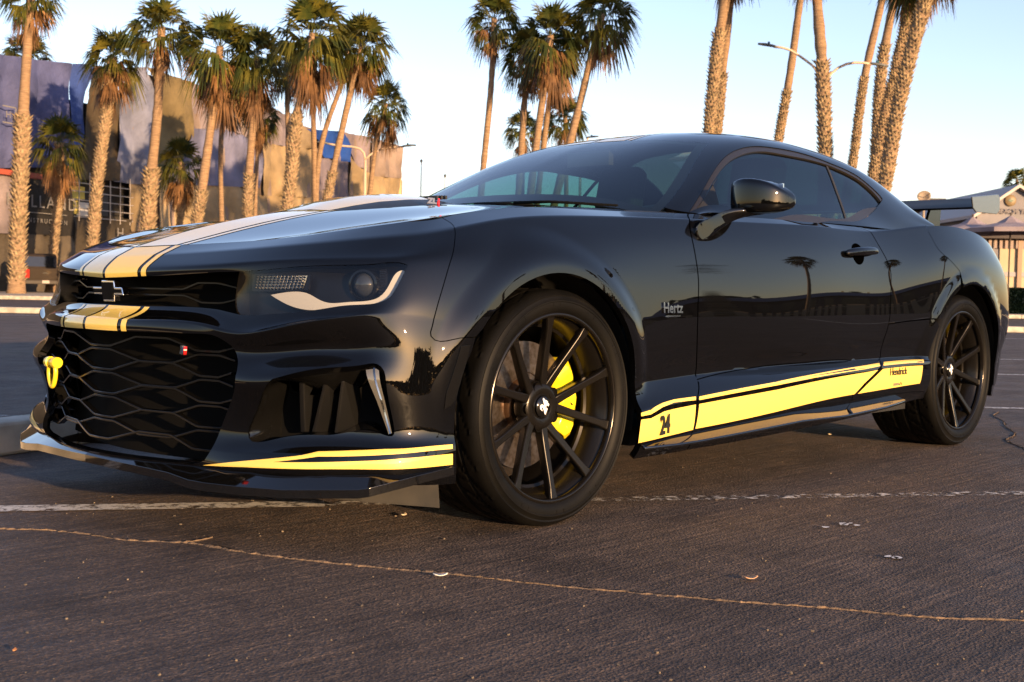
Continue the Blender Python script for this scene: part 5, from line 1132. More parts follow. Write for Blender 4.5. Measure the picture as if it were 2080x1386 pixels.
# ---- places of the background things, in metres
PALMS = [
 ('tall palm at the left picture edge, ragged below and smooth above, crown cut off', [(20.55, 48.34, 0.0), (20.73, 48.41, 4.37), (20.9, 48.45, 7.94), (21.13, 48.44, 11.72), (21.22, 48.44, 13.23)], 7.94, 0.367, 0.216, 1.51, 1),
 ('palm crown half hidden behind the leftmost tall trunk', [(29.08, 65.66, 0.0), (29.15, 65.87, 5.67), (29.23, 66.14, 11.48), (29.24, 66.29, 13.94)], -1.0, 0.204, 0.204, 1.8, 1),
 ('short bushy palm with yellow lower fronds before the dark lettered banner', [(25.28, 55.01, 0.0), (25.35, 54.99, 1.12), (25.58, 54.93, 3.98), (25.69, 54.91, 5.48), (25.73, 55.0, 7.72)], 99.0, 0.249, 0.224, 1.55, 2),
 ('palm with shaggy orange skirt and wholly rough trunk before blue tarp', [(23.76, 47.86, 0.0), (23.85, 47.86, 1.89), (24.01, 47.86, 4.58), (24.23, 47.76, 6.83), (24.51, 47.63, 9.52), (24.63, 47.59, 10.98)], 99.0, 0.28, 0.247, 1.48, 2),
 ('tall palm with ragged collar low down beside the pale blue tarp', [(25.46, 46.05, 0.0), (25.59, 46.06, 2.83), (25.72, 46.07, 5.3), (25.96, 45.99, 8.0), (26.12, 46.0, 10.91), (26.19, 46.01, 12.37)], 5.86, 0.37, 0.213, 1.7, 1),
 ('low dark green palm at the foot of the olive tarp', [(28.36, 48.82, 0.0), (28.69, 48.62, 3.26), (28.85, 48.54, 4.47), (28.85, 48.66, 6.64)], 99.0, 0.169, 0.157, 1.35, 2),
 ("palm with wide crown and orange lit trunk, left of the tarps' middle", [(25.68, 42.89, 0.0), (26.03, 42.69, 3.44), (26.17, 42.61, 4.53), (26.47, 42.46, 7.12), (26.73, 42.32, 9.5), (26.87, 42.28, 11.12)], 4.74, 0.281, 0.184, 1.84, 2),
 ('thin dark trunked palm close behind the wide crowned one', [(34.66, 53.82, 0.0), (34.67, 54.04, 4.49), (34.68, 54.18, 6.95), (34.8, 54.22, 9.69), (35.02, 54.09, 11.34)], -1.0, 0.151, 0.151, 1.59, 1),
 ('palm with green and orange crown whose trunk rises from a ragged boot', [(27.44, 41.02, 0.0), (27.55, 41.07, 3.48), (27.63, 41.1, 5.43), (27.76, 41.09, 7.37), (27.91, 41.06, 9.53), (27.97, 41.08, 10.72)], 5.54, 0.238, 0.162, 1.56, 2),
 ('slender shaded palm with small orange skirt before the drooping beige tarp', [(34.61, 50.95, 0.0), (34.78, 51.0, 4.67), (34.9, 51.03, 7.33), (35.09, 50.99, 9.86)], -1.0, 0.12, 0.12, 1.12, 2),
 ('dark crowned palm with thin black trunk left of the knobbed trunk', [(34.84, 47.77, 0.0), (34.85, 47.99, 4.58), (34.86, 48.19, 7.93), (34.87, 48.34, 10.5), (34.85, 48.47, 12.3)], -1.0, 0.142, 0.142, 1.49, 1),
 ('thick rough palm with ragged knob halfway up, biggest crown at left', [(27.25, 38.29, 0.0), (27.52, 38.18, 3.62), (27.7, 38.11, 5.49), (27.85, 38.07, 7.36), (27.9, 38.05, 7.88), (28.14, 37.88, 9.44), (28.4, 37.72, 11.35)], 7.94, 0.28, 0.156, 1.87, 2),
 ('straight slim palm just right of the knobbed trunk', [(33.27, 43.59, 0.0), (33.3, 43.79, 4.59), (33.32, 43.95, 7.48), (33.33, 44.09, 9.89), (33.4, 44.14, 11.93)], -1.0, 0.157, 0.145, 1.49, 1),
 ('thin palm leaning right across the bright blue tarp', [(33.08, 43.79, 0.0), (33.33, 43.76, 4.6), (33.51, 43.73, 7.25), (33.91, 43.42, 9.18), (34.35, 43.06, 10.88), (34.55, 42.92, 12.21)], -1.0, 0.133, 0.133, 1.4, 1),
 ('leaning palm with dark drooping crown right of the bright blue tarp', [(29.4, 38.94, 0.0), (29.91, 38.59, 4.2), (30.22, 38.39, 6.15), (30.55, 38.16, 8.1), (30.84, 37.95, 9.83), (31.14, 37.73, 11.39)], 5.72, 0.216, 0.14, 1.64, 1),
 ('short dark palm standing apart at the end of the wrapped building', [(36.0, 43.61, 0.0), (36.37, 43.44, 4.78), (36.52, 43.38, 6.28), (36.72, 43.27, 8.03), (37.08, 43.01, 10.03)], -1.0, 0.137, 0.125, 1.37, 2),
 ('slender palm alone against open sky over the left windscreen pillar', [(35.68, 35.16, 0.0), (35.96, 35.07, 4.47), (36.16, 35.02, 6.93), (36.4, 34.94, 9.85), (36.56, 34.97, 13.04)], -1.0, 0.168, 0.157, 1.44, 1),
 ('left palm of the central group above the windscreen', [(36.93, 33.82, 0.0), (37.15, 33.81, 4.5), (37.32, 33.81, 7.41), (37.53, 33.77, 10.33), (37.64, 33.72, 11.5)], -1.0, 0.179, 0.168, 1.44, 1),
 ('middle palm of the central group with the fullest crown', [(35.68, 32.23, 0.0), (36.02, 32.08, 4.37), (36.29, 31.97, 7.18), (36.55, 31.83, 9.56), (36.79, 31.73, 11.89)], -1.0, 0.194, 0.173, 1.73, 2),
 ('twin trunk palm close behind the middle one of the central group', [(38.12, 34.02, 0.0), (38.47, 33.86, 4.59), (38.76, 33.74, 7.56), (39.08, 33.58, 10.31), (39.31, 33.42, 11.73)], -1.0, 0.16, 0.149, 1.33, 1),
 ('rightmost palm of the central group, leaning right', [(36.09, 31.78, 0.0), (36.75, 31.3, 4.39), (37.33, 30.87, 7.42), (37.82, 30.51, 10.02), (38.14, 30.27, 11.76), (38.37, 30.1, 12.89)], -1.0, 0.205, 0.184, 1.69, 1),
 ('small far palm showing low at the left of the central trunks', [(52.59, 47.87, 0.0), (52.75, 47.99, 5.99), (52.84, 48.07, 8.79), (52.9, 48.14, 10.91)], -1.0, 0.156, 0.156, 1.43, 1),
 ('pale green far palm showing low between the central trunks', [(54.58, 45.74, 0.0), (54.67, 45.95, 6.04), (54.72, 46.07, 8.85), (54.73, 46.24, 11.8)], -1.0, 0.156, 0.156, 1.62, 1),
 ('left trunk of the twin palms over the middle of the car roof', [(35.72, 23.39, 0.0), (36.07, 23.21, 4.06), (36.39, 23.06, 6.93), (36.61, 22.99, 9.61), (36.76, 22.91, 10.95), (36.9, 22.83, 12.1), (37.07, 22.78, 14.2)], 10.91, 0.258, 0.191, 1.53, 1),
 ('right trunk of the twin palms over the middle of the car roof', [(36.86, 23.63, 0.0), (37.18, 23.5, 4.15), (37.46, 23.38, 7.08), (37.65, 23.33, 9.42), (37.8, 23.27, 10.99), (37.92, 23.22, 12.35), (38.09, 23.17, 14.5)], 9.42, 0.215, 0.146, 1.48, 1),
 ('thin palm trunk under the left arm of the street lamp', [(42.72, 24.71, 0.0), (43.18, 24.44, 4.56), (43.58, 24.21, 7.7), (43.92, 24.0, 10.19), (44.3, 23.8, 13.65), (44.57, 23.67, 16.03)], 9.64, 0.227, 0.162, 1.56, 1),
 ('thick upright palm trunk that hides the street lamp pole', [(37.66, 18.38, 0.0), (37.65, 18.6, 4.01), (37.64, 18.75, 6.2), (37.62, 18.93, 8.93), (37.53, 19.2, 11.67), (37.51, 19.36, 13.86)], 9.39, 0.283, 0.192, 1.54, 1),
 ('slim palm trunk leaning right beside the thick upright trunk', [(43.1, 21.37, 0.0), (43.62, 21.03, 4.47), (43.91, 20.84, 6.45), (44.24, 20.68, 9.47), (44.65, 20.4, 11.97), (44.87, 20.24, 13.22), (45.24, 19.99, 15.51)], 9.98, 0.208, 0.156, 1.5, 1),
 ('shaded dark palm trunk with a ragged knob behind the leaning rough pair', [(47.87, 22.13, 0.0), (48.16, 22.06, 4.8), (48.36, 22.02, 7.5), (48.52, 22.02, 10.19), (48.67, 21.95, 11.76), (49.02, 21.73, 14.23), (49.3, 21.59, 16.71)], 12.2, 0.269, 0.179, 1.66, 1),
 ('left trunk of the leaning wholly rough pair over the rear pillar', [(38.0, 18.02, 0.0), (38.58, 17.59, 3.85), (38.86, 17.39, 5.32), (39.14, 17.2, 7.15), (39.49, 16.95, 9.17), (39.74, 16.78, 10.63), (40.03, 16.6, 12.83)], 99.0, 0.219, 0.201, 1.46, 1),
 ('right thicker trunk of the leaning wholly rough pair over the rear pillar', [(36.46, 16.73, 0.0), (37.01, 16.33, 3.54), (37.24, 16.15, 4.77), (37.48, 16.01, 6.51), (37.75, 15.83, 8.26), (38.05, 15.6, 9.84), (38.34, 15.38, 11.24), (38.67, 15.15, 13.17)], 99.0, 0.279, 0.253, 1.54, 1),
 ('palm crown peeking over the white gable', [(89.26, 30.66, 0.0), (89.43, 30.81, 6.64), (89.49, 30.87, 8.51), (89.56, 30.87, 9.82)], -1.0, 0.131, 0.112, 1.12, 1),
]
TARPS = [
 ('blue', 'large faded blue tarp', [(-6.61, 11.97), (-1.95, 12.18), (5.01, 12.84), (4.56, 10.46), (4.5, 7.05), (-6.63, 5.79)]),
 ('blue_fold', 'narrow folded tarp in stronger blue', [(5.01, 12.84), (6.67, 13.12), (6.27, 11.55), (6.04, 9.85), (5.42, 7.42), (4.5, 7.19), (4.56, 10.46)]),
 ('olive_dark', 'dark olive screen', [(6.67, 13.06), (9.09, 13.36), (8.92, 11.84), (8.62, 6.67), (5.43, 6.46), (6.04, 9.85), (6.27, 11.55)]),
 ('lavender', 'tall pale blue tarp', [(9.09, 13.36), (11.3, 13.79), (11.86, 12.91), (12.3, 11.17), (11.95, 8.12), (11.59, 6.7), (8.36, 6.59), (8.59, 10.35)]),
 ('olive', 'olive brown screen', [(11.3, 13.79), (15.75, 13.62), (15.9, 9.49), (14.2, 8.36), (12.76, 6.93), (11.95, 8.12), (12.34, 11.18), (11.86, 12.91)]),
 ('mauve', 'mauve upper tarp', [(15.85, 13.58), (22.26, 13.47), (25.99, 13.34), (28.11, 13.11), (28.15, 10.87), (23.82, 10.78), (19.13, 11.12), (15.88, 10.69)]),
 ('blue_lav', 'blue grey lower tarp', [(15.88, 10.69), (19.13, 11.12), (23.82, 10.78), (23.57, 7.57), (18.36, 7.25), (15.93, 7.09), (14.2, 8.36)]),
 ('beige', 'beige drooping tarp', [(23.82, 10.85), (28.15, 10.87), (30.8, 11.26), (31.02, 7.47), (23.88, 7.08)]),
 ('beige_d', 'sagging beige upper tarp', [(28.11, 13.11), (29.5, 12.5), (30.93, 11.83), (30.94, 11.2), (28.15, 10.87)]),
 ('blue_sat', 'bright blue tarp', [(29.5, 12.5), (35.25, 13.03), (36.23, 11.9), (36.1, 10.71), (32.26, 10.68), (30.93, 11.83)]),
 ('mauve_d', 'dull mauve tarp', [(30.94, 11.27), (32.26, 10.68), (36.1, 10.71), (36.34, 7.5), (31.03, 7.09)]),
 ('mauve2', 'mauve right tarp', [(35.25, 13.03), (40.01, 13.16), (40.09, 10.24), (37.56, 10.54), (36.23, 11.9)]),
 ('beige', 'beige lower right screen', [(36.23, 11.9), (37.56, 10.54), (40.09, 10.24), (40.16, 7.7), (36.34, 7.5)]),
 ('grey_b', 'greyish beige tarp', [(40.01, 13.16), (45.52, 13.09), (45.33, 10.28), (40.1, 9.99)]),
 ('beige', 'pale beige base screen', [(40.1, 9.99), (45.33, 10.28), (45.22, 7.91), (40.16, 7.7)]),
 ('beige', 'narrow beige screen', [(9.74, 6.6), (11.5, 6.49), (11.85, 3.89), (9.94, 3.79)]),
 ('beige', 'wide beige base screen', [(12.76, 6.93), (15.93, 7.09), (18.36, 7.25), (23.57, 7.57), (23.88, 7.08), (31.02, 7.47), (31.09, 4.55), (12.32, 3.62)]),
 ('grey_b', 'low screen at the right end', [(31.03, 7.09), (45.21, 8.0), (45.1, 5.67), (31.09, 4.55)]),
 ('banner', 'dark lettered banner', [(1.02, 5.78), (4.85, 5.91), (5.13, 3.26), (0.68, 3.04)]),
 ('drab', 'drab lower screen', [(-6.65, 2.91), (0.68, 3.17), (5.05, 3.26), (5.06, -0.06), (-6.66, -0.33)]),
 ('drab2', 'brown lower screen', [(5.05, 4.36), (9.94, 4.5), (9.94, 3.79), (12.32, 3.62), (12.35, -0.04), (5.06, -0.06)]),
 ('fence', 'corrugated grey fence sheet', [(1.37, 2.92), (3.23, 3.0), (3.24, 1.01), (1.23, 0.97)]),
 ('mauve', 'mauve screen left of the banner', [(-6.63, 5.67), (-0.0, 6.28), (1.02, 5.78), (0.68, 3.17), (-6.65, 2.91)]),
]
FAC_A, FAC_D, FAC_N = [24.422, 58.874], [0.9286, 0.371], [0.371, -0.9286]
SIGN = [(2.61, 5.05), (2.61, 4.47), (2.61, 3.93)]
HLOGO = [(8.64, 3.58)]
LEFTLOGO = [(0.09, 9.27)]
BEAM = [(-3.19, 6.31), (2.24, 6.69)]
SCAF = [(4.65, 6.52), (9.83, 6.66), (9.85, 4.67), (4.66, 4.44)]
TOPEND = [(45.52, 13.09), (48.44, 10.44)]
LAMP_R = [(38.17, 21.36, 10.32), (38.54, 20.96, 10.24), (38.92, 20.53, 9.9), (39.28, 20.12, 9.46), (39.45, 19.9, 8.74), (39.7, 19.67, 9.35), (40.03, 19.34, 9.67), (40.42, 18.92, 9.77), (40.77, 18.54, 9.71)]
LAMP_L = [(35.0, 45.11, 7.93), (35.61, 44.45, 7.82), (36.25, 43.75, 7.56), (36.31, 43.65, 7.14), (36.42, 43.55, 7.32), (36.97, 42.99, 7.73), (37.66, 42.27, 7.85)]
LAMP_C = [(51.82, 41.9, 9.78), (52.36, 41.33, 9.88)]
POLE = [(45.05, 49.03, 8.14), (45.99, 47.97, 7.29)]
DISH = [(41.08, 16.42, 4.49)]
CLUB = [(47.45, 16.93, 4.23), (48.62, 15.75, 5.38), (49.79, 14.43, 4.29), (48.38, 15.95, 4.4), (48.41, 15.94, 4.86), (48.01, 16.06, 0.03)]
UMB = [(43.31, 15.44, 3.35), (42.28, 13.6, 3.31), (43.32, 15.46, 3.88), (42.29, 13.63, 3.81), (43.8, 14.8, 1.61)]
WALL = [(48.1, 16.17, 3.19), (49.78, 14.38, 3.23), (48.04, 16.03, 0.03), (47.01, 17.34, 3.2)]
HEDGE = [(44.18, 14.31, 0.24), (44.82, 13.63, 0.26), (44.2, 14.35, 1.14)]
AWN = [(55.29, 23.25, 5.1), (56.62, 21.84, 5.19), (56.61, 21.81, 4.47), (55.28, 23.22, 4.43)]
ROOFB = [(56.1, 22.43, 5.82), (56.61, 21.88, 5.84)]
TRUCK = [(23.73, 52.27, 0.07)]
BOLLARD = [(23.05, 48.6, 0.17), (23.06, 48.62, 0.7)]
# ---------------------------------------------------------------- palms
def leaf_mat(name, c1, c2, trans):
    m_ = bpy.data.materials.new(name); m_.use_nodes = True; N = m_.node_tree.nodes; L = m_.node_tree.links; b = N['Principled BSDF']
    oi = N.new('ShaderNodeObjectInfo'); tc = N.new('ShaderNodeTexCoord'); t = N.new('ShaderNodeTexNoise'); t.inputs['Scale'].default_value = 2.2; t.inputs['Detail'].default_value = 2
    L.new(tc.outputs['Object'], t.inputs['Vector']); r = N.new('ShaderNodeValToRGB'); e = r.color_ramp.elements; e[0].position = .38; e[0].color = (*c1, 1); e[1].position = .66; e[1].color = (*c2, 1)
    L.new(t.outputs[0], r.inputs[0]); h = N.new('ShaderNodeHueSaturation'); L.new(r.outputs[0], h.inputs['Color'])
    mr = N.new('ShaderNodeMapRange'); mr.inputs[3].default_value = .75; mr.inputs[4].default_value = 1.25; L.new(oi.outputs['Random'], mr.inputs[0]); L.new(mr.outputs[0], h.inputs['Value'])
    L.new(h.outputs[0], b.inputs['Base Color']); b.inputs['Roughness'].default_value = .55; b.inputs['Specular IOR Level'].default_value = .3
    tr_ = N.new('ShaderNodeBsdfTranslucent'); L.new(h.outputs[0], tr_.inputs[0]); mx_ = N.new('ShaderNodeMixShader'); mx_.inputs[0].default_value = trans
    L.new(b.outputs[0], mx_.inputs[1]); L.new(tr_.outputs[0], mx_.inputs[2]); L.new(mx_.outputs[0], N['Material Output'].inputs[0]); return m_
FROND = leaf_mat('palm_frond_green', (.034,.048,.010), (.150,.130,.018), .25)
DEAD = leaf_mat('palm_frond_dead', (.085,.043,.018), (.23,.120,.048), .12)
BARK = noise_color(mat('palm_bark', (.22,.15,.09), .9), (.15,.095,.055), (.28,.185,.105), 3, 5, stretch=(1,1,9), bump=.6, bump_scale=4, bump_dist=.03)
BOOT = noise_color(mat('palm_leaf_base', (.34,.26,.16), .9), (.10,.070,.040), (.38,.285,.165), 5, 4)
def fan(rng, V, F, base, dirv, plen, fr, spread, nf, droop, roll):
    """one fan-shaped frond: stalk, then blades spreading from its end"""
    d = Vector(dirv).normalized(); side = d.cross(Vector((0,0,1)));
    side = side.normalized() if side.length > .05 else Vector((1,0,0)); nrm = side.cross(d)
    side = (side*math.cos(roll) + nrm*math.sin(roll)).normalized(); nrm = side.cross(d)
    hub = Vector(base) + d*plen + Vector((0,0,-.10*plen)); b0 = len(V)
    w = .012; V += [Vector(base)-side*w, Vector(base)+side*w, hub+side*w*.6, hub-side*w*.6]; F.append((b0, b0+1, b0+2, b0+3))
    for i in range(nf):
        a = spread*((i+.5)/nf - .5) + rng.normal(0, .03); q = (d*math.cos(a) + side*math.sin(a)).normalized(); L_ = fr*(.72 + .28*math.cos(a*.8))*(.88 + .24*rng.random())
        p = (side*math.cos(a) - d*math.sin(a)); wd = fr*spread/nf*.30
        m1 = hub + q*L_*.55 + nrm*.05*fr*math.cos(a*2); tip = hub + q*L_ + Vector((0,0,-droop*L_*(.35 + .5*rng.random()))) 
        b0 = len(V); V += [hub, m1 - p*wd, m1 + p*wd, tip - p*wd*.18, tip + p*wd*.18]; F += [(b0, b0+1, b0+2), (b0+1, b0+3, b0+4, b0+2)]
def crown_meshes(seed, skirt):
    rng = np.random.default_rng(seed); V = []; F = []; V2 = []; F2 = []
    n = 38 if skirt < 2 else 34
    for k in range(n):
        u = (k + .5)/n; el = math.radians(84 - 118*u**.85 + rng.normal(0, 8)); az = k*2.39996 + rng.normal(0, .25)
        d = (math.cos(el)*math.cos(az), math.cos(el)*math.sin(az), math.sin(el))
        fan(rng, V, F, (0, 0, -.16*u), d, .34 + .16*rng.random(), .50 + .20*rng.random(), 2.7 - .8*u, 14, .25 + 1.0*u, rng.normal(0, .45))
    nd = 40 if skirt == 2 else 22
    for k in range(nd):
        u = rng.random(); az = k*2.39996 + rng.normal(0, .4); el = math.radians(-28 - 50*u + rng.normal(0, 8))
        d = (math.cos(el)*math.cos(az), math.cos(el)*math.sin(az), math.sin(el))
        fan(rng, V2, F2, (0, 0, -.18 - .42*u*(1.35 if skirt == 2 else .8)), d, .26 + .2*rng.random(), .34 + .2*rng.random(), .9 + .5*rng.random(), 8, .9, rng.normal(0, .7))
    return mesh('crown', V, F, True), mesh('dead_fronds', V2, F2, True)
CROWNS = {(sk, i): crown_meshes(40 + 10*sk + i, sk) for sk in (1, 2) for i in range(3)}
def trunk(P, zr, wr, ws, seed):
    rng = np.random.default_rng(seed); S = smooth_poly(P, .35); n = len(S); m_ = MB(); rad = []
    for i, q in enumerate(S):
        top = S[-1][2]; r = wr*.84 if q[2] < zr else ws*(1.06 - .22*(q[2]-max(zr, 0))/max(top-max(zr, 0), .1))
        if q[2] < 1.4: r *= 1 + .45*(1 - q[2]/1.4)**2
        rad.append(r*(1 + .05*rng.normal()))
    m_.tube([tuple(q) for q in S], rad, 12)
    bm_ = MB()
    if zr > .5:
        z = .5; top = min(zr, S[-1][2] - .1); k = 0
        zs = S[:, 2]
        while z < top:
            for j in range(6):
                az = k*2.39996; k += 1; c_ = Vector([np.interp(z, zs, S[:, a]) for a in (0, 1)] + [z]); o_ = Vector((math.cos(az), math.sin(az), 0)); t_ = Vector((-o_.y, o_.x, 0))
                flare_ = 1 + (.35 if z > top - .5 and zr < 50 else 0)*(1 - (top - z)/.5 if z > top - .5 else 0)
                r = wr*(.80 + .08*rng.random()); ln = wr*(.22 + .22*rng.random())*flare_; w = wr*.25; up_ = wr*(.32 + .25*rng.random())
                a = c_ + o_*r*.8; b_ = c_ + o_*(r + ln) + Vector((0, 0, up_))
                bm_.add([a - t_*w, a + t_*w, a + Vector((0,0,-wr*.35)), b_ - t_*w*.42, b_ + t_*w*.42], [(0,1,4,3), (1,2,4), (2,0,3), (2,3,4)])
            z += wr*.30
    return m_, (bm_ if bm_.V else None)
def palm(i, label, P, zr, wr, ws, cr, sk, group='palms behind the car'):
    base = Vector(P[0]); root = empty('palm_tree', base, 0, label, 'palm', group); rng = np.random.default_rng(100+i)
    Q = [(p[0]-base.x, p[1]-base.y, p[2]-base.z) for p in P]
    m_, bm_ = trunk(Q, zr, wr, ws, i); m_.build('trunk', BARK, root, smooth=True)
    if bm_: tag(bm_.build('leaf_bases', BOOT, root), kind='stuff')
    me1, me2 = CROWNS[(sk, i % 3)]; t = Vector(Q[-1]); az = rng.random()*6.28
    for nm, me, m__ in (('crown', me1, FROND), ('dead_fronds', me2, DEAD)):
        o = obj(nm, me, m__, root); o.location = t; o.rotation_euler = (0, 0, az); o.scale = (cr, cr, cr*(1.0 if sk == 1 else 1.08))
    return root
for i, a in enumerate(PALMS): palm(i, *a)

# ---------------------------------------------------------------- scaffolded building wrapped in tarps
FA, FD, FN = Vector((*FAC_A, 0)), Vector((*FAC_D, 0)), Vector((*FAC_N, 0))
def FP(u, z, o=0.): return FA + FD*u + FN*o + Vector((0, 0, z))
bld = empty('wrapped_building', FP(0, 0), 0, 'construction building wrapped in blue, mauve and beige tarps behind the palms', 'building')
def bl(p): return Vector(p) - Vector(bld.location)
TC = dict(blue=(0.060,0.070,0.160), blue_fold=(0.025,0.050,0.180), olive_dark=(0.061,0.045,0.026), lavender=(0.144,0.155,0.216), olive=(0.126,0.094,0.043), mauve=(0.169,0.140,0.148), blue_lav=(0.108,0.112,0.176), beige=(0.241,0.176,0.097), beige_d=(0.202,0.151,0.090), blue_sat=(0.009,0.043,0.202), mauve_d=(0.119,0.101,0.119), mauve2=(0.180,0.144,0.155), grey_b=(0.194,0.148,0.122), banner=(0.016,0.014,0.012), drab=(0.076,0.061,0.043), drab2=(0.043,0.034,0.023), fence=(0.144,0.126,0.119))
def tarp_mat(k):
    c_ = TC[k]; m_ = mat('tarp_' + k, c_, .75, spec=.25)
    if len(m_.node_tree.nodes) < 4: noise_color(m_, tuple(v*.72 for v in c_), tuple(min(1, v*1.28) for v in c_), .45, 7, lo=.36, hi=.64, bump=.9, bump_scale=2.2, bump_dist=.10)
    return m_
for i, (k, lab, poly) in enumerate(TARPS):
    Q, F, loops = cdt(np.array(poly), [], .45 if k != 'banner' else .6); rng = np.random.default_rng(i); ph = rng.random(6)*6.28
    zs = Q[:, 1]; top = zs.max(); hgt = max(top - zs.min(), .5)
    fold = .22*np.sin(Q[:, 0]*2.3 + ph[0] + .5*np.sin(zs*.6 + ph[1]))*((top-zs)/hgt)**.6 + .10*np.sin(Q[:, 0]*5.1 + ph[2] + .3*zs) + .09*np.sin(zs*1.7 + ph[3] + Q[:, 0]*.9) + rng.normal(0, .02, len(Q))
    amp = .35 if k in ('banner', 'fence') else 1.
    V = [bl(FP(q[0], q[1], .25 + .03*(i % 5) + amp*fold[j])) for j, q in enumerate(Q)]
    o = obj('tarp', mesh('tarp', V, F, True), tarp_mat(k), bld)
    if (Vector(V[F[0][1]]) - Vector(V[F[0][0]])).cross(Vector(V[F[0][2]]) - Vector(V[F[0][0]])).dot(FN) < 0: o.data.flip_normals()
    o['label'] = lab
Q, F, loops = cdt(np.array([(SCAF[1][0]+.2, .1)] + [(TOPEND[0][0]-.4, .1), (TOPEND[0][0]-.4, TOPEND[0][1]-.3)] + [tuple((q[0], q[1]-.35)) for q in (TARPS[11][2][1], TARPS[11][2][0], TARPS[5][2][3], TARPS[5][2][0], TARPS[4][2][0])] + [(SCAF[1][0]+.2, TARPS[4][2][0][1]-.6)]), [], .6)
V = [bl(FP(q[0], q[1], .08 + .07*math.sin(q[0]*3.1)*math.sin(q[1]*.9))) for q in Q]
o = obj('tarp', mesh('tarp', V, F, True), tarp_mat('grey_b'), bld); o['label'] = 'dull inner sheeting showing between the tarps'
core = MB(); FRM = noise_color(mat('raw_concrete', (.22,.20,.17), .9), (.16,.145,.12), (.28,.25,.21), 1.5)
def fbox(m_, u0, u1, z0, z1, o0, o1):
    P_ = [bl(FP(u, z, o)) for z in (z0, z1) for (u, o) in ((u0, o0), (u1, o0), (u1, o1), (u0, o1))]
    m_.add(P_, [(3,2,1,0),(4,5,6,7),(0,1,5,4),(1,2,6,5),(2,3,7,6),(3,0,4,7)])
ztop = max(q[1] for q in TARPS[0][2]) - 1.0
uend = TOPEND[0][0]
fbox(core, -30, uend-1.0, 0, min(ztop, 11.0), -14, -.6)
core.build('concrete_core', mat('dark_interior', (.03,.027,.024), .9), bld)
fbox(MB_ := MB(), uend, uend+.5, 0, TOPEND[0][1]-.4, -2, .1); MB_.build('end_column', mat('column_buff', (.50,.36,.18), .8), bld)
fbox(MB_ := MB(), uend-.2, TOPEND[1][0], 0, TOPEND[1][1], -4, -1.0); MB_.build('low_annex', tarp_mat('grey_b'), bld)
fbox(MB_ := MB(), BEAM[0][0]-6, BEAM[1][0], BEAM[0][1]-.15, BEAM[0][1]+.12, .3, .75); MB_.build('red_beam', mat('rust_red_beam', (.28,.055,.03), .7), bld)
# scaffold in the open bay: standards, ledgers, boards and coloured sheets behind
ST_M = mat('scaffold_steel', (.38,.34,.31), .5, metal=.5)
u0, u1 = SCAF[0][0], SCAF[1][0]; z0, z1 = SCAF[3][1]-.3, SCAF[0][1]
for k in range(7):
    u = u0 + (u1-u0)*k/6; m_ = MB().tube([bl(FP(u, z0, .3)), bl(FP(u, z1+.4, .3))], .035, 6); m_.build('scaffold_standard', ST_M, bld)
for k in range(5):
    z = z0 + (z1-z0)*(k+.5)/5; m_ = MB().tube([bl(FP(u0-.3, z, .28)), bl(FP(u1+.3, z, .28))], .03, 6); m_.build('scaffold_ledger', ST_M, bld)
for (a, b, c_, d_, col) in ((.02,.42,.55,.85,(.62,.50,.10)), (.02,.12,.62,.80,(.70,.68,.62)), (.02,.32,.18,.5,(.55,.44,.10)), (.30,.52,.15,.48,(.62,.60,.55)), (.05,.20,.48,.56,(.03,.16,.14)), (.60,.80,.20,.75,(.05,.05,.05))):
    fbox(MB_ := MB(), u0+(u1-u0)*a, u0+(u1-u0)*b, z0+(z1-z0)*c_, z0+(z1-z0)*d_, -.5, -.45); MB_.build('sheet_material', mat('sheet_%d' % int(col[0]*100+a*10), col, .7), bld)
for k in range(12):                                       # guard rail posts along the roof edge
    u = 2 + (uend-3)*k/11; zt = np.interp(u, [0, uend], [ztop+1.0, TOPEND[0][1]]) + .0
    MB().tube([bl(FP(u, zt-.6, -.2)), bl(FP(u, zt+.75, -.2))], .03, 5).build('guard_post', ST_M, bld)
LET = mat('banner_lettering', (.16,.15,.14), .8)
def sign(body, size, u, z, o=.55, sp=1., parent=bld, material=LET, bold=0.):
    me = text_mesh(body, size, .004, 0, bold, sp); ob = obj('lettering', me, material, parent)
    M = Matrix((FD, Vector((0,0,1)), FN)).transposed().to_4x4(); M.translation = bl(FP(u, z, o)); ob.matrix_basis = M; return ob
su, sz = SIGN[0]
sign('HOLLAND', .95, su-.15, sz-.12, sp=1.25); sign('CONSTRUCTION', .34, su-.1, SIGN[2][1], sp=1.5)
fbox(MB_ := MB(), su-1.7, su+1.7, SIGN[1][1]-.13, SIGN[1][1]-.09, .5, .53); MB_.build('banner_rule', LET, bld)
hu, hzz = HLOGO[0]
sign('H', .85, hu, hzz, .6); 
lu, lz = LEFTLOGO[0]
for (a, b, c_, d_) in ((-.55,.38,-.45,-.39), (-.55,.38,.39,.45), (.32,.38,-.45,.45)):
    fbox(MB_ := MB(), lu+a, lu+b, lz+c_, lz+d_, .62, .64); MB_.build('logo_frame', LET, bld)
sign('H', .5, lu-.15, lz, .62)

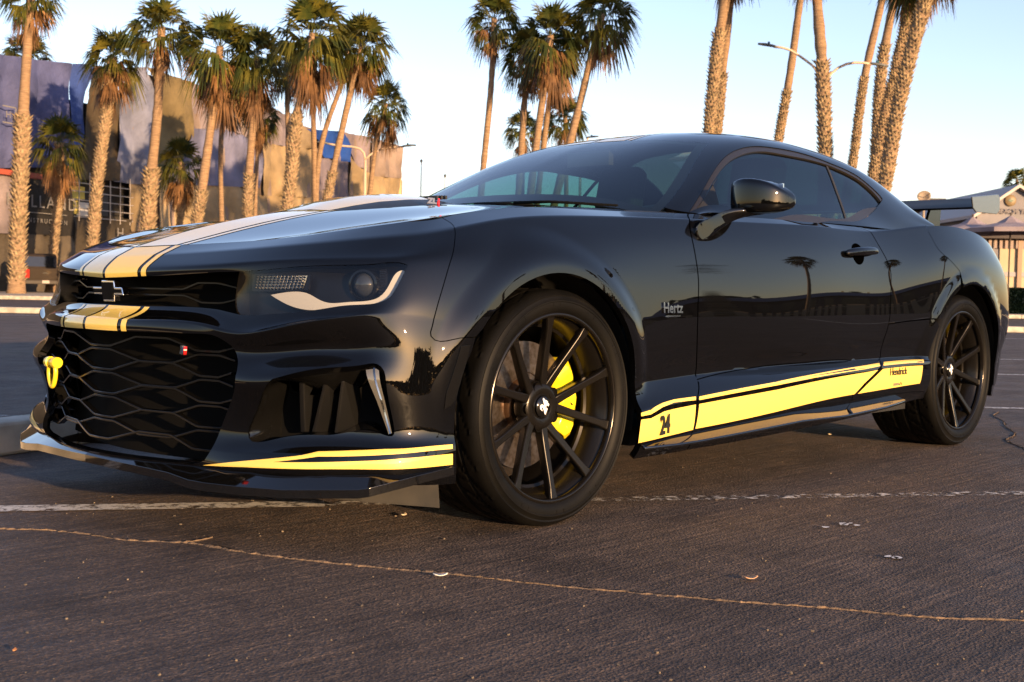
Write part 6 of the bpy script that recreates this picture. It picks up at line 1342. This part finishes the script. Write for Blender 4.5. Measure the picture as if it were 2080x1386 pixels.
# ---------------------------------------------------------------- street lamps and poles
LP = mat('lamp_post_paint', (.52,.40,.30), .5); LH = mat('lamp_head_grey', (.10,.11,.12), .5); PC = mat('photocell_green', (.02,.10,.12), .4)
def street_lamp(label, arms, foot, heads):
    root = empty('street_lamp', foot, 0, label, 'street lamp'); f_ = Vector(foot); top = Vector(arms[0][0])
    MB().tube([(0,0,0), tuple((top - f_))], [.12, .07], 12).build('lamp_post', LP, root, smooth=True)
    for a in arms: MB().tube([tuple(Vector(p) - f_) for p in smooth_poly(a, .3)], .05, 8).build('lamp_arm', LP, root, smooth=True)
    for h, d in heads:
        h = Vector(h) - f_; d = Vector(d).normalized(); m_ = MB(); s = Vector((-d.y, d.x, 0)); V = []
        for u, w, t in ((-.15,.05,.04),(.0,.13,.08),(.35,.16,.09),(.62,.10,.05)):
            V += [h + d*u + s*w, h + d*u + Vector((0,0,t)), h + d*u - s*w, h + d*u - Vector((0,0,.03))]
        m_.add(V, [(4*i+j, 4*i+(j+1) % 4, 4*i+4+(j+1) % 4, 4*i+4+j) for i in range(3) for j in range(4)] + [(0,1,2,3), (12,13,14,15)]); m_.build('lamp_head', LH, root, smooth=True)
        MB().lathe([(.045,0),(.045,.07),(.0001,.09)], 10, 'z', tuple(h + d*.2 + Vector((0,0,.08)))).build('photocell', PC, root, smooth=True)
    return root
def armpts(P, idx): return [P[i] for i in idx]
a1 = armpts(LAMP_R, (4, 3, 2, 1, 0)); a2 = armpts(LAMP_R, (4, 5, 6, 7, 8)); ft = (LAMP_R[4][0], LAMP_R[4][1], 0)
street_lamp('double armed street lamp rising behind the thick upright palm trunk', [a1, a2], ft, [(LAMP_R[0], Vector(LAMP_R[0])-Vector(LAMP_R[1])), (LAMP_R[8], Vector(LAMP_R[8])-Vector(LAMP_R[7]))])
a1 = armpts(LAMP_L, (3, 2, 1, 0)); a2 = armpts(LAMP_L, (3, 4, 5, 6)); ft = (LAMP_L[3][0], LAMP_L[3][1], 0)
street_lamp('double armed street lamp in front of the wrapped building', [a1, a2], ft, [(LAMP_L[0], Vector(LAMP_L[0])-Vector(LAMP_L[1])), (LAMP_L[6], Vector(LAMP_L[6])-Vector(LAMP_L[5]))])
a1 = [(LAMP_C[0][0]-.3, LAMP_C[0][1]+.3, LAMP_C[0][2]-1.2), LAMP_C[0]]; ft = (a1[0][0], a1[0][1], 0)
street_lamp('flood lamp head just clearing the car roof, far off', [a1], ft, [(LAMP_C[0], Vector(LAMP_C[1])-Vector(LAMP_C[0]))])
for p_, lab in zip(POLE, ('thin grey pole beside the end of the wrapped building', 'thin flagless pole left of the rear wing')):
    o = MB().tube([(0,0,0), (0,0,p_[2])], [.07, .035], 8).build('pole', mat('pole_grey', (.45,.45,.45), .5), smooth=True); o.location = (p_[0], p_[1], 0); tag(o, lab, 'pole')
    MB().lathe([(.07,0),(.09,.12),(.0001,.2)], 8, 'z', (0,0,p_[2])).build('pole_cap', LH, o)
bo_ = BOLLARD[0]; o = MB().lathe([(.07,0),(.07,.55),(.06,.6),(.0001,.62)], 12).build('bollard', mat('bollard_white', (.75,.70,.60), .5), smooth=True); o.location = (bo_[0], bo_[1], .135); tag(o, 'white bollard just right of the pickup truck', 'bollard')

# ---------------------------------------------------------------- pickup truck
pk = empty('pickup_truck', (TRUCK[0][0], TRUCK[0][1], .139), 0, 'dark pickup truck parked at the left edge, tailgate towards the camera', 'pickup truck')
tp = mat('pickup_paint', (.030,.022,.016), .7, spec=.1, coat=.5); tg = mat('pickup_glass', (.01,.012,.014), .05, spec=.8); tl = mat('tail_lamp_red', (.30,.012,.008), .6, spec=.1)
# local frame: +x rear, y across
def side(poly, y0, y1, name, m_, par=pk, bv=.04): return bevel(MB().prism(poly, 'y', y0, y1).build(name, m_, par), bv, 2)
body_ = side([(0,.55),(0,1.18),(-2.0,1.18),(-2.0,1.22),(-4.2,1.18),(-5.5,1.05),(-5.6,.60),(-5.0,.45),(-.2,.45)], -.98, .98, 'truck_body', tp)
cabv = [(-2.0,1.20),(-2.15,1.85),(-2.4,1.93),(-3.6,1.90),(-4.5,1.2)]
side(cabv, -.86, .86, 'cab', tp, pk, .08)
side([(-2.02,1.28),(-2.13,1.76),(-2.11,1.78),(-2.0,1.28)], -.72, .72, 'rear_window', tg, pk, .005)
for s_ in (-1, 1):
    side([(-2.30,1.30),(-2.42,1.78),(-3.5,1.77),(-4.15,1.30)], s_*.862, s_*.868, 'side_window', tg, pk, .002)
    o = bevel(MB().bx(-.06, .02, s_*.83-.12, s_*.83+.12, .70, 1.12).build('tail_lamp', tl, pk), .02, 2)
    for x in (-1.1, -4.6):
        w_ = MB().lathe([(.0001,-.12),(.20,-.13),(.23,-.10),(.36,-.11),(.39,-.06),(.39,.1),(.30,.13)], 22, 'y').build('truck_wheel', RUBBER, pk, sharp=40); w_.location = (x, s_*.88, .39); w_.rotation_euler = (0, 0, 0 if s_ < 0 else math.pi)
MB().bx(-.02, .012, -.70, .70, .68, 1.14).build('tailgate', tp, pk)
MB().bx(-.01, .03, -.12, .12, .92, .98).build('tailgate_handle', GLOSS, pk)
bevel(MB().bx(0, .16, -.95, .95, .42, .60).build('rear_bumper', mat('pickup_bumper', (.05,.043,.036), .6, spec=.2), pk), .03, 2)
MB().bx(.16, .17, -.16, .16, .46, .60).build('number_plate', mat('plate_white', (.34,.30,.27), .6, spec=.1), pk)
pk.rotation_euler = (0, 0, math.radians(-107)); pk.location.z = .135

# ---------------------------------------------------------------- yacht club: gable hall, wall, umbrellas, hedge, dish
yc = empty('yacht_club', (CLUB[5][0], CLUB[5][1], 0), 0, 'white gabled club house at the right edge with lettering on the gable', 'building')
yl = lambda p: Vector(p) - Vector(yc.location)
GW = noise_color(mat('club_white_shaded', (.30,.28,.29), .8), (.15,.145,.16), (.21,.20,.215), .8)  # white gable greyed: its shade is put into the wall colour
ap, le, re_ = Vector(CLUB[1]), Vector(CLUB[0]), Vector(CLUB[2])
fwd3 = Vector((FWD.x, FWD.y, 0))
gp = [le, ap, re_, Vector((re_.x, re_.y, 0)), Vector((le.x, le.y, 0))]
V = [yl(p) for p in gp] + [yl(p + fwd3*14) for p in gp]
MB().add(V, [(0,1,2,3,4),(9,8,7,6,5),(0,4,9,5),(2,7,8,3)]).build('gable_wall', GW, yc)
rf = MB()
for a, b in ((le, ap), (ap, re_)):
    dn = (b-a).normalized(); ov = [a - dn*.3 if a is le else a, b + dn*.3 if b is re_ else b]
    q = [ov[0], ov[1], ov[1] + fwd3*14.3, ov[0] + fwd3*14.3]; q = [v - fwd3*.3 for v in q]
    rf.add([yl(v + Vector((0,0,.02))) for v in q] + [yl(v + Vector((0,0,.16))) for v in q], [(3,2,1,0),(4,5,6,7),(0,1,5,4),(1,2,6,5),(2,3,7,6),(3,0,4,7)])
rf.build('gable_roof', mat('club_roof', (.42,.38,.36), .7), yc)
def face_text(body, size, pos, m_, parent, loc, sp=1., bold=0.):
    ob = obj('lettering', text_mesh(body, size, .01, 0, bold, sp), m_, parent); M = Matrix((RGT, Vector((0,0,1)), -FWD)).transposed().to_4x4(); M.translation = Vector(pos) - Vector(loc); ob.matrix_basis = M; return ob
face_text('SEAL BEACH YACHT CLUB', .30, Vector(CLUB[3]) + RGT*.50 - FWD*.06, mat('club_letters', (.10,.09,.10), .6), yc, yc.location, 1.0, .006)
bg = MB().lathe([(.0001,-.03),(.20,-.03),(.24,0)], 20, 'y').build('club_emblem', mat('emblem_gold', (.16,.11,.05), .5), yc, smooth=True); bg.location = yl(Vector(CLUB[4]) - FWD*.06); bg.rotation_euler = (0, 0, math.atan2(-RGT.y, -RGT.x) + math.pi)
bg2 = MB().prism([(-.13,-.02),(.02,-.08),(.14,.04),(.02,.02),(-.02,.10)], 'y', -.05, -.03).build('emblem_bird', mat('emblem_green', (.05,.09,.05), .5), bg)
# low front block with the sunlit wall
wl_ = empty('club_annex', (WALL[2][0], WALL[2][1], 0), 0, 'low sunlit cream wall with brown posts under a dark roof edge, right edge', 'building')
al = lambda p: Vector(p) - Vector(wl_.location)
wtop_ = WALL[0][2]; wa = Vector((WALL[0][0], WALL[0][1], 0)); CREAM = noise_color(mat('cream_wall', (.62,.52,.36), .85), (.36,.29,.19), (.45,.37,.25), .6)
m_ = MB(); q = [wa, wa + RGT*9, wa + RGT*9 + FWD*6, wa + FWD*6]; m_.add([al(v) for v in q] + [al(v + Vector((0,0,wtop_))) for v in q], [(3,2,1,0),(4,5,6,7),(0,1,5,4),(1,2,6,5),(2,3,7,6),(3,0,4,7)]); m_.build('wall', CREAM, wl_)
def obox(name, m__, a0, a1, b0, b1, z0_, z1_, org=wa, par=wl_, loc=al):
    m_ = MB(); q = [org + RGT*a0 - FWD*b0, org + RGT*a1 - FWD*b0, org + RGT*a1 - FWD*b1, org + RGT*a0 - FWD*b1]
    m_.add([loc(v + Vector((0,0,z0_))) for v in q] + [loc(v + Vector((0,0,z1_))) for v in q], [(3,2,1,0),(4,5,6,7),(0,1,5,4),(1,2,6,5),(2,3,7,6),(3,0,4,7)]); return m_.build(name, m__, par)
DKB = mat('dark_brown_timber', (.045,.035,.03), .8)
obox('eave_beam', DKB, -2.2, 9, -.1, .5, wtop_+.05, wtop_+.36)
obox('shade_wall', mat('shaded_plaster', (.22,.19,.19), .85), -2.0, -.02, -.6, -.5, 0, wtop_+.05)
obox('wall_band', mat('wall_band_grey', (.30,.27,.28), .8), .0, 9, .01, .05, wtop_*.52, wtop_*.58)
for k in range(5): obox('wall_post', mat('post_tan', (.30,.20,.14), .8), .72+k*1.7, .90+k*1.7, .05, .12, .05, wtop_)
for k in range(14): obox('screen_slat', mat('screen_slat', (.26,.20,.17), .8), -1.9+k*.23, -1.78+k*.23, .05, .10, wtop_-.35, wtop_+.05)
obox('base_course', CONC, -.3, 9, .12, .5, 0, .12)
UMB_M = noise_color(mat('umbrella_canvas', (.42,.34,.35), .8), (.20,.16,.18), (.28,.235,.25), 1.)
for i, (rim_, top_, lab) in enumerate(((UMB[0], UMB[2], 'left mauve patio umbrella behind the rear wing'), (UMB[1], UMB[3], 'right mauve patio umbrella before the white gable'))):
    root = empty('patio_umbrella', (rim_[0], rim_[1], 0), 0, lab, 'umbrella', 'patio umbrellas'); n = 8; V = [(0,0,top_[2])]; F = []
    for k in range(n):
        a = 2*math.pi*k/n; V += [(1.05*math.cos(a)*.5, 1.05*math.sin(a)*.5, rim_[2] + (top_[2]-rim_[2])*.42), (1.55*math.cos(a), 1.55*math.sin(a), rim_[2]), (1.55*math.cos(a), 1.55*math.sin(a), rim_[2]-.16)]
    for k in range(n):
        a = 1+3*k; b = 1+3*((k+1) % n); F += [(0, a, b), (a, a+1, b+1, b), (a+1, a+2, b+2, b+1)]
    MB().add(V, F).build('canopy', UMB_M, root); MB().tube([(0,0,.0), (0,0,top_[2]+.1)], .03, 8).build('umbrella_pole', DKB, root)
    MB().lathe([(.0001,.10),(.25,.09),(.28,0)], 14).build('umbrella_base', DKB, root)
# hedge: clipped leaf mass over a dark core
hg_ = empty('hedge', (HEDGE[0][0], HEDGE[0][1], 0), 0, 'clipped dark green hedge at the right edge before the cream wall', 'hedge'); hh = HEDGE[2][2]
rng = np.random.default_rng(21); V = []; F = []
for _ in range(5200):
    a = rng.random()*2.4 - .05; d_ = rng.random()*.9; z = rng.random()*hh
    f_ = rng.integers(3)
    if f_ == 0: d_ = 0 + abs(rng.normal(0, .05))
    elif f_ == 1: z = hh - abs(rng.normal(0, .05))
    else: a = 0 + abs(rng.normal(0, .05)) - .05
    c_ = RGT*a + FWD*d_ + Vector((0, 0, z)); s_ = .03 + .03*rng.random(); u = Vector(rng.normal(0, 1, 3)).normalized(); v = u.cross(Vector(rng.normal(0, 1, 3))).normalized(); b0 = len(V)
    V += [c_ - u*s_, c_ + v*s_*.5, c_ + u*s_, c_ - v*s_*.5]; F.append((b0, b0+1, b0+2, b0+3))
tag(obj('foliage', mesh('hedge', V, F, False), leaf_mat('hedge_leaf', (.012,.026,.010), (.035,.06,.02), .2), hg_), kind='stuff')
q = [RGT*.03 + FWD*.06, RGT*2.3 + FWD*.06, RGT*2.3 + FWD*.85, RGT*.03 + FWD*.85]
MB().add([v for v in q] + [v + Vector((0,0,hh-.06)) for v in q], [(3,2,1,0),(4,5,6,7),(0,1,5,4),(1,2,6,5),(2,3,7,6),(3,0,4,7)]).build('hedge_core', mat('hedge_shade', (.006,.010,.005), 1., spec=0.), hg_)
dp = DISH[0]; ds = empty('satellite_dish', (dp[0], dp[1], 0), 0, 'tan satellite dish on a mast left of the rear wing', 'satellite dish')
DM = mat('dish_tan', (.30,.24,.17), .6)
o = MB().lathe([(.0001,0),(.15,.02),(.32,.08),(.46,.18),(.45,.19),(.30,.10),(.0001,.03)], 24).build('dish_bowl', DM, ds, smooth=True); o.location = (0,0,dp[2]); o.scale = (.55,.55,.55); o.rotation_euler = (math.radians(60), 0, math.radians(-70))
MB().tube([(0,0,0), (0,0,dp[2])], .05, 8).build('dish_mast', DM, ds, smooth=True); MB().tube([(0,0,dp[2]), (-.25,-.35,dp[2]+.15)], .015, 6).build('feed_arm', DM, ds)
# low restaurant front seen under the wing
aw = empty('cafe_front', (AWN[3][0], AWN[3][1], 0), 0, 'low tan and teal building front glimpsed under the rear wing', 'building'); wl2 = lambda p: Vector(p) - Vector(aw.location)
org2 = Vector((AWN[3][0], AWN[3][1], 0)) - RGT*6
obox('front_wall', mat('cafe_tan', (.33,.24,.15), .8), 0, 8.2, 0, -4, 0, AWN[0][2], org2, aw, wl2)
for k in range(6): obox('window', mat('cafe_teal', (.05,.16,.15), .3), .3+k*1.35, 1.2+k*1.35, .02, .06, AWN[2][2]-.3, AWN[2][2]+.28, org2, aw, wl2)
obox('eave', mat('cafe_white', (.6,.55,.48), .7), -.2, 8.4, .4, -4.2, AWN[0][2], AWN[0][2]+.12, org2, aw, wl2)
obox('roof_box', mat('roof_box_brown', (.06,.05,.05), .8), 7.0, 7.9, -1, -2, AWN[0][2]+.12, ROOFB[0][2], org2, aw, wl2)
# ---------------------------------------------------------------- the rest of the lot, right of the frame: seen mirrored in the car's flank
def leafmass(name, line, hgt, seed, label, n=9000, spread=5):
    rng = np.random.default_rng(seed); V = []; F = []; P = smooth_poly(line, .5)
    hp = hgt*(.62 + .38*np.interp(np.arange(len(P)), np.linspace(0, len(P)-1, 24), rng.random(24)))
    for _ in range(n):
        k = rng.integers(len(P)); h = hp[k]*rng.random()**.7; o = rng.normal(0, spread*.4, 2); c_ = Vector((P[k][0]+o[0], P[k][1]+o[1], h)); s_ = .5 + .8*rng.random()
        u = Vector(rng.normal(0, 1, 3)).normalized(); v = u.cross(Vector(rng.normal(0, 1, 3))).normalized(); b0 = len(V); V += [c_-u*s_, c_+v*s_*.7, c_+u*s_, c_-v*s_*.7]; F.append((b0, b0+1, b0+2, b0+3))
    return tag(obj(name, mesh(name, V, F, False), leaf_mat(name+'_leaf', (.012,.022,.008), (.045,.06,.02), .1)), label, 'trees', kind='stuff')
leafmass('tree_belt', [(150,-40),(150,-80),(130,-120),(100,-150),(60,-170)], 11, 31, 'far belt of low trees mirrored in the car door')
leafmass('tree_belt', [(-95,-40),(-70,-85),(-30,-108),(20,-112),(60,-100)], 7.5, 33, 'far belt of low trees mirrored in the front bumper corner', n=9000)  # unseen belt added to keep the bright horizon out of the reflections
def shed(label, a, b, depth, h, col, roofc, name='long_shed'):
    a, b = Vector((*a, 0)), Vector((*b, 0)); d = (b-a).normalized(); n = Vector((-d.y, d.x, 0)); L_ = (b-a).length
    if n.dot(-a) > 0: n = -n
    root = empty(name, a, math.atan2(d.y, d.x), label, 'shed'); s_ = 1 if (Matrix.Rotation(-math.atan2(d.y, d.x), 3, 'Z') @ n).y > 0 else -1
    MB().bx(0, L_, 0, s_*depth, 0, h).build('shed_wall', col, root)
    MB().add([(-.4, -s_*.5, h+.02), (L_+.4, -s_*.5, h+.02), (L_+.4, s_*depth/2, h+1.3), (-.4, s_*depth/2, h+1.3), (L_+.4, s_*(depth+.5), h+.02), (-.4, s_*(depth+.5), h+.02)], [(0,1,2,3), (3,2,4,5), (0,3,5), (1,4,2)]).build('shed_roof', roofc, root)
    for k in range(int(L_/3)):
        MB().bx(.6+k*3, 2.2+k*3, -s_*.05, s_*.02, .9, h-.5).build('window', mat('shed_glass', (.02,.025,.03), .1), root)
    return root
shed('long dark shed mirrored in the car flank', (84,-22), (66,-84), 12, 4.2, mat('shed_brown', (.07,.05,.04), .8), mat('shed_roof_blue', (.02,.035,.09), .6))
fen = empty('slat_fence', (58,-14,0), 0, 'pale slat fence mirrored in the car door', 'fence')
for k in range(46):
    u = k/45; MB().box((-9*u, -34*u, .8), (.14, .42, 1.6)).build('slat', mat('fence_wood', (.30,.22,.14), .8), fen)
MB().tube([(0,0,1.3), (-9,-34,1.3)], .05, 6).build('rail', mat('fence_wood', (.3,.2,.1)), fen)
for i, (x, y, h, lean, cr, lab) in enumerate(((60,-34,14,.9,2.0,'tall palm mirrored above the door handle'), (74,-50,16,-1.0,2.1,'palm mirrored at the rear of the car door'), (52,-58,12,1.2,1.9,'leaning palm mirrored in the rear quarter'), (30,-74,15,.8,2.0,'palm mirrored beside the front wheel arch'), (40,-70,13,-.8,1.9,'palm mirrored in the front fender'), (90,-64,17,.6,2.2,'farthest palm mirrored in the car flank'))):
    palm(60+i, lab, [(x,y,0), (x+lean*.3,y,h*.4), (x+lean*.6,y+.2,h*.75), (x+lean,y+.3,h)], h*.45 if i % 2 else -1, .36, .22, cr, 1+i % 2, 'palms across the lot')
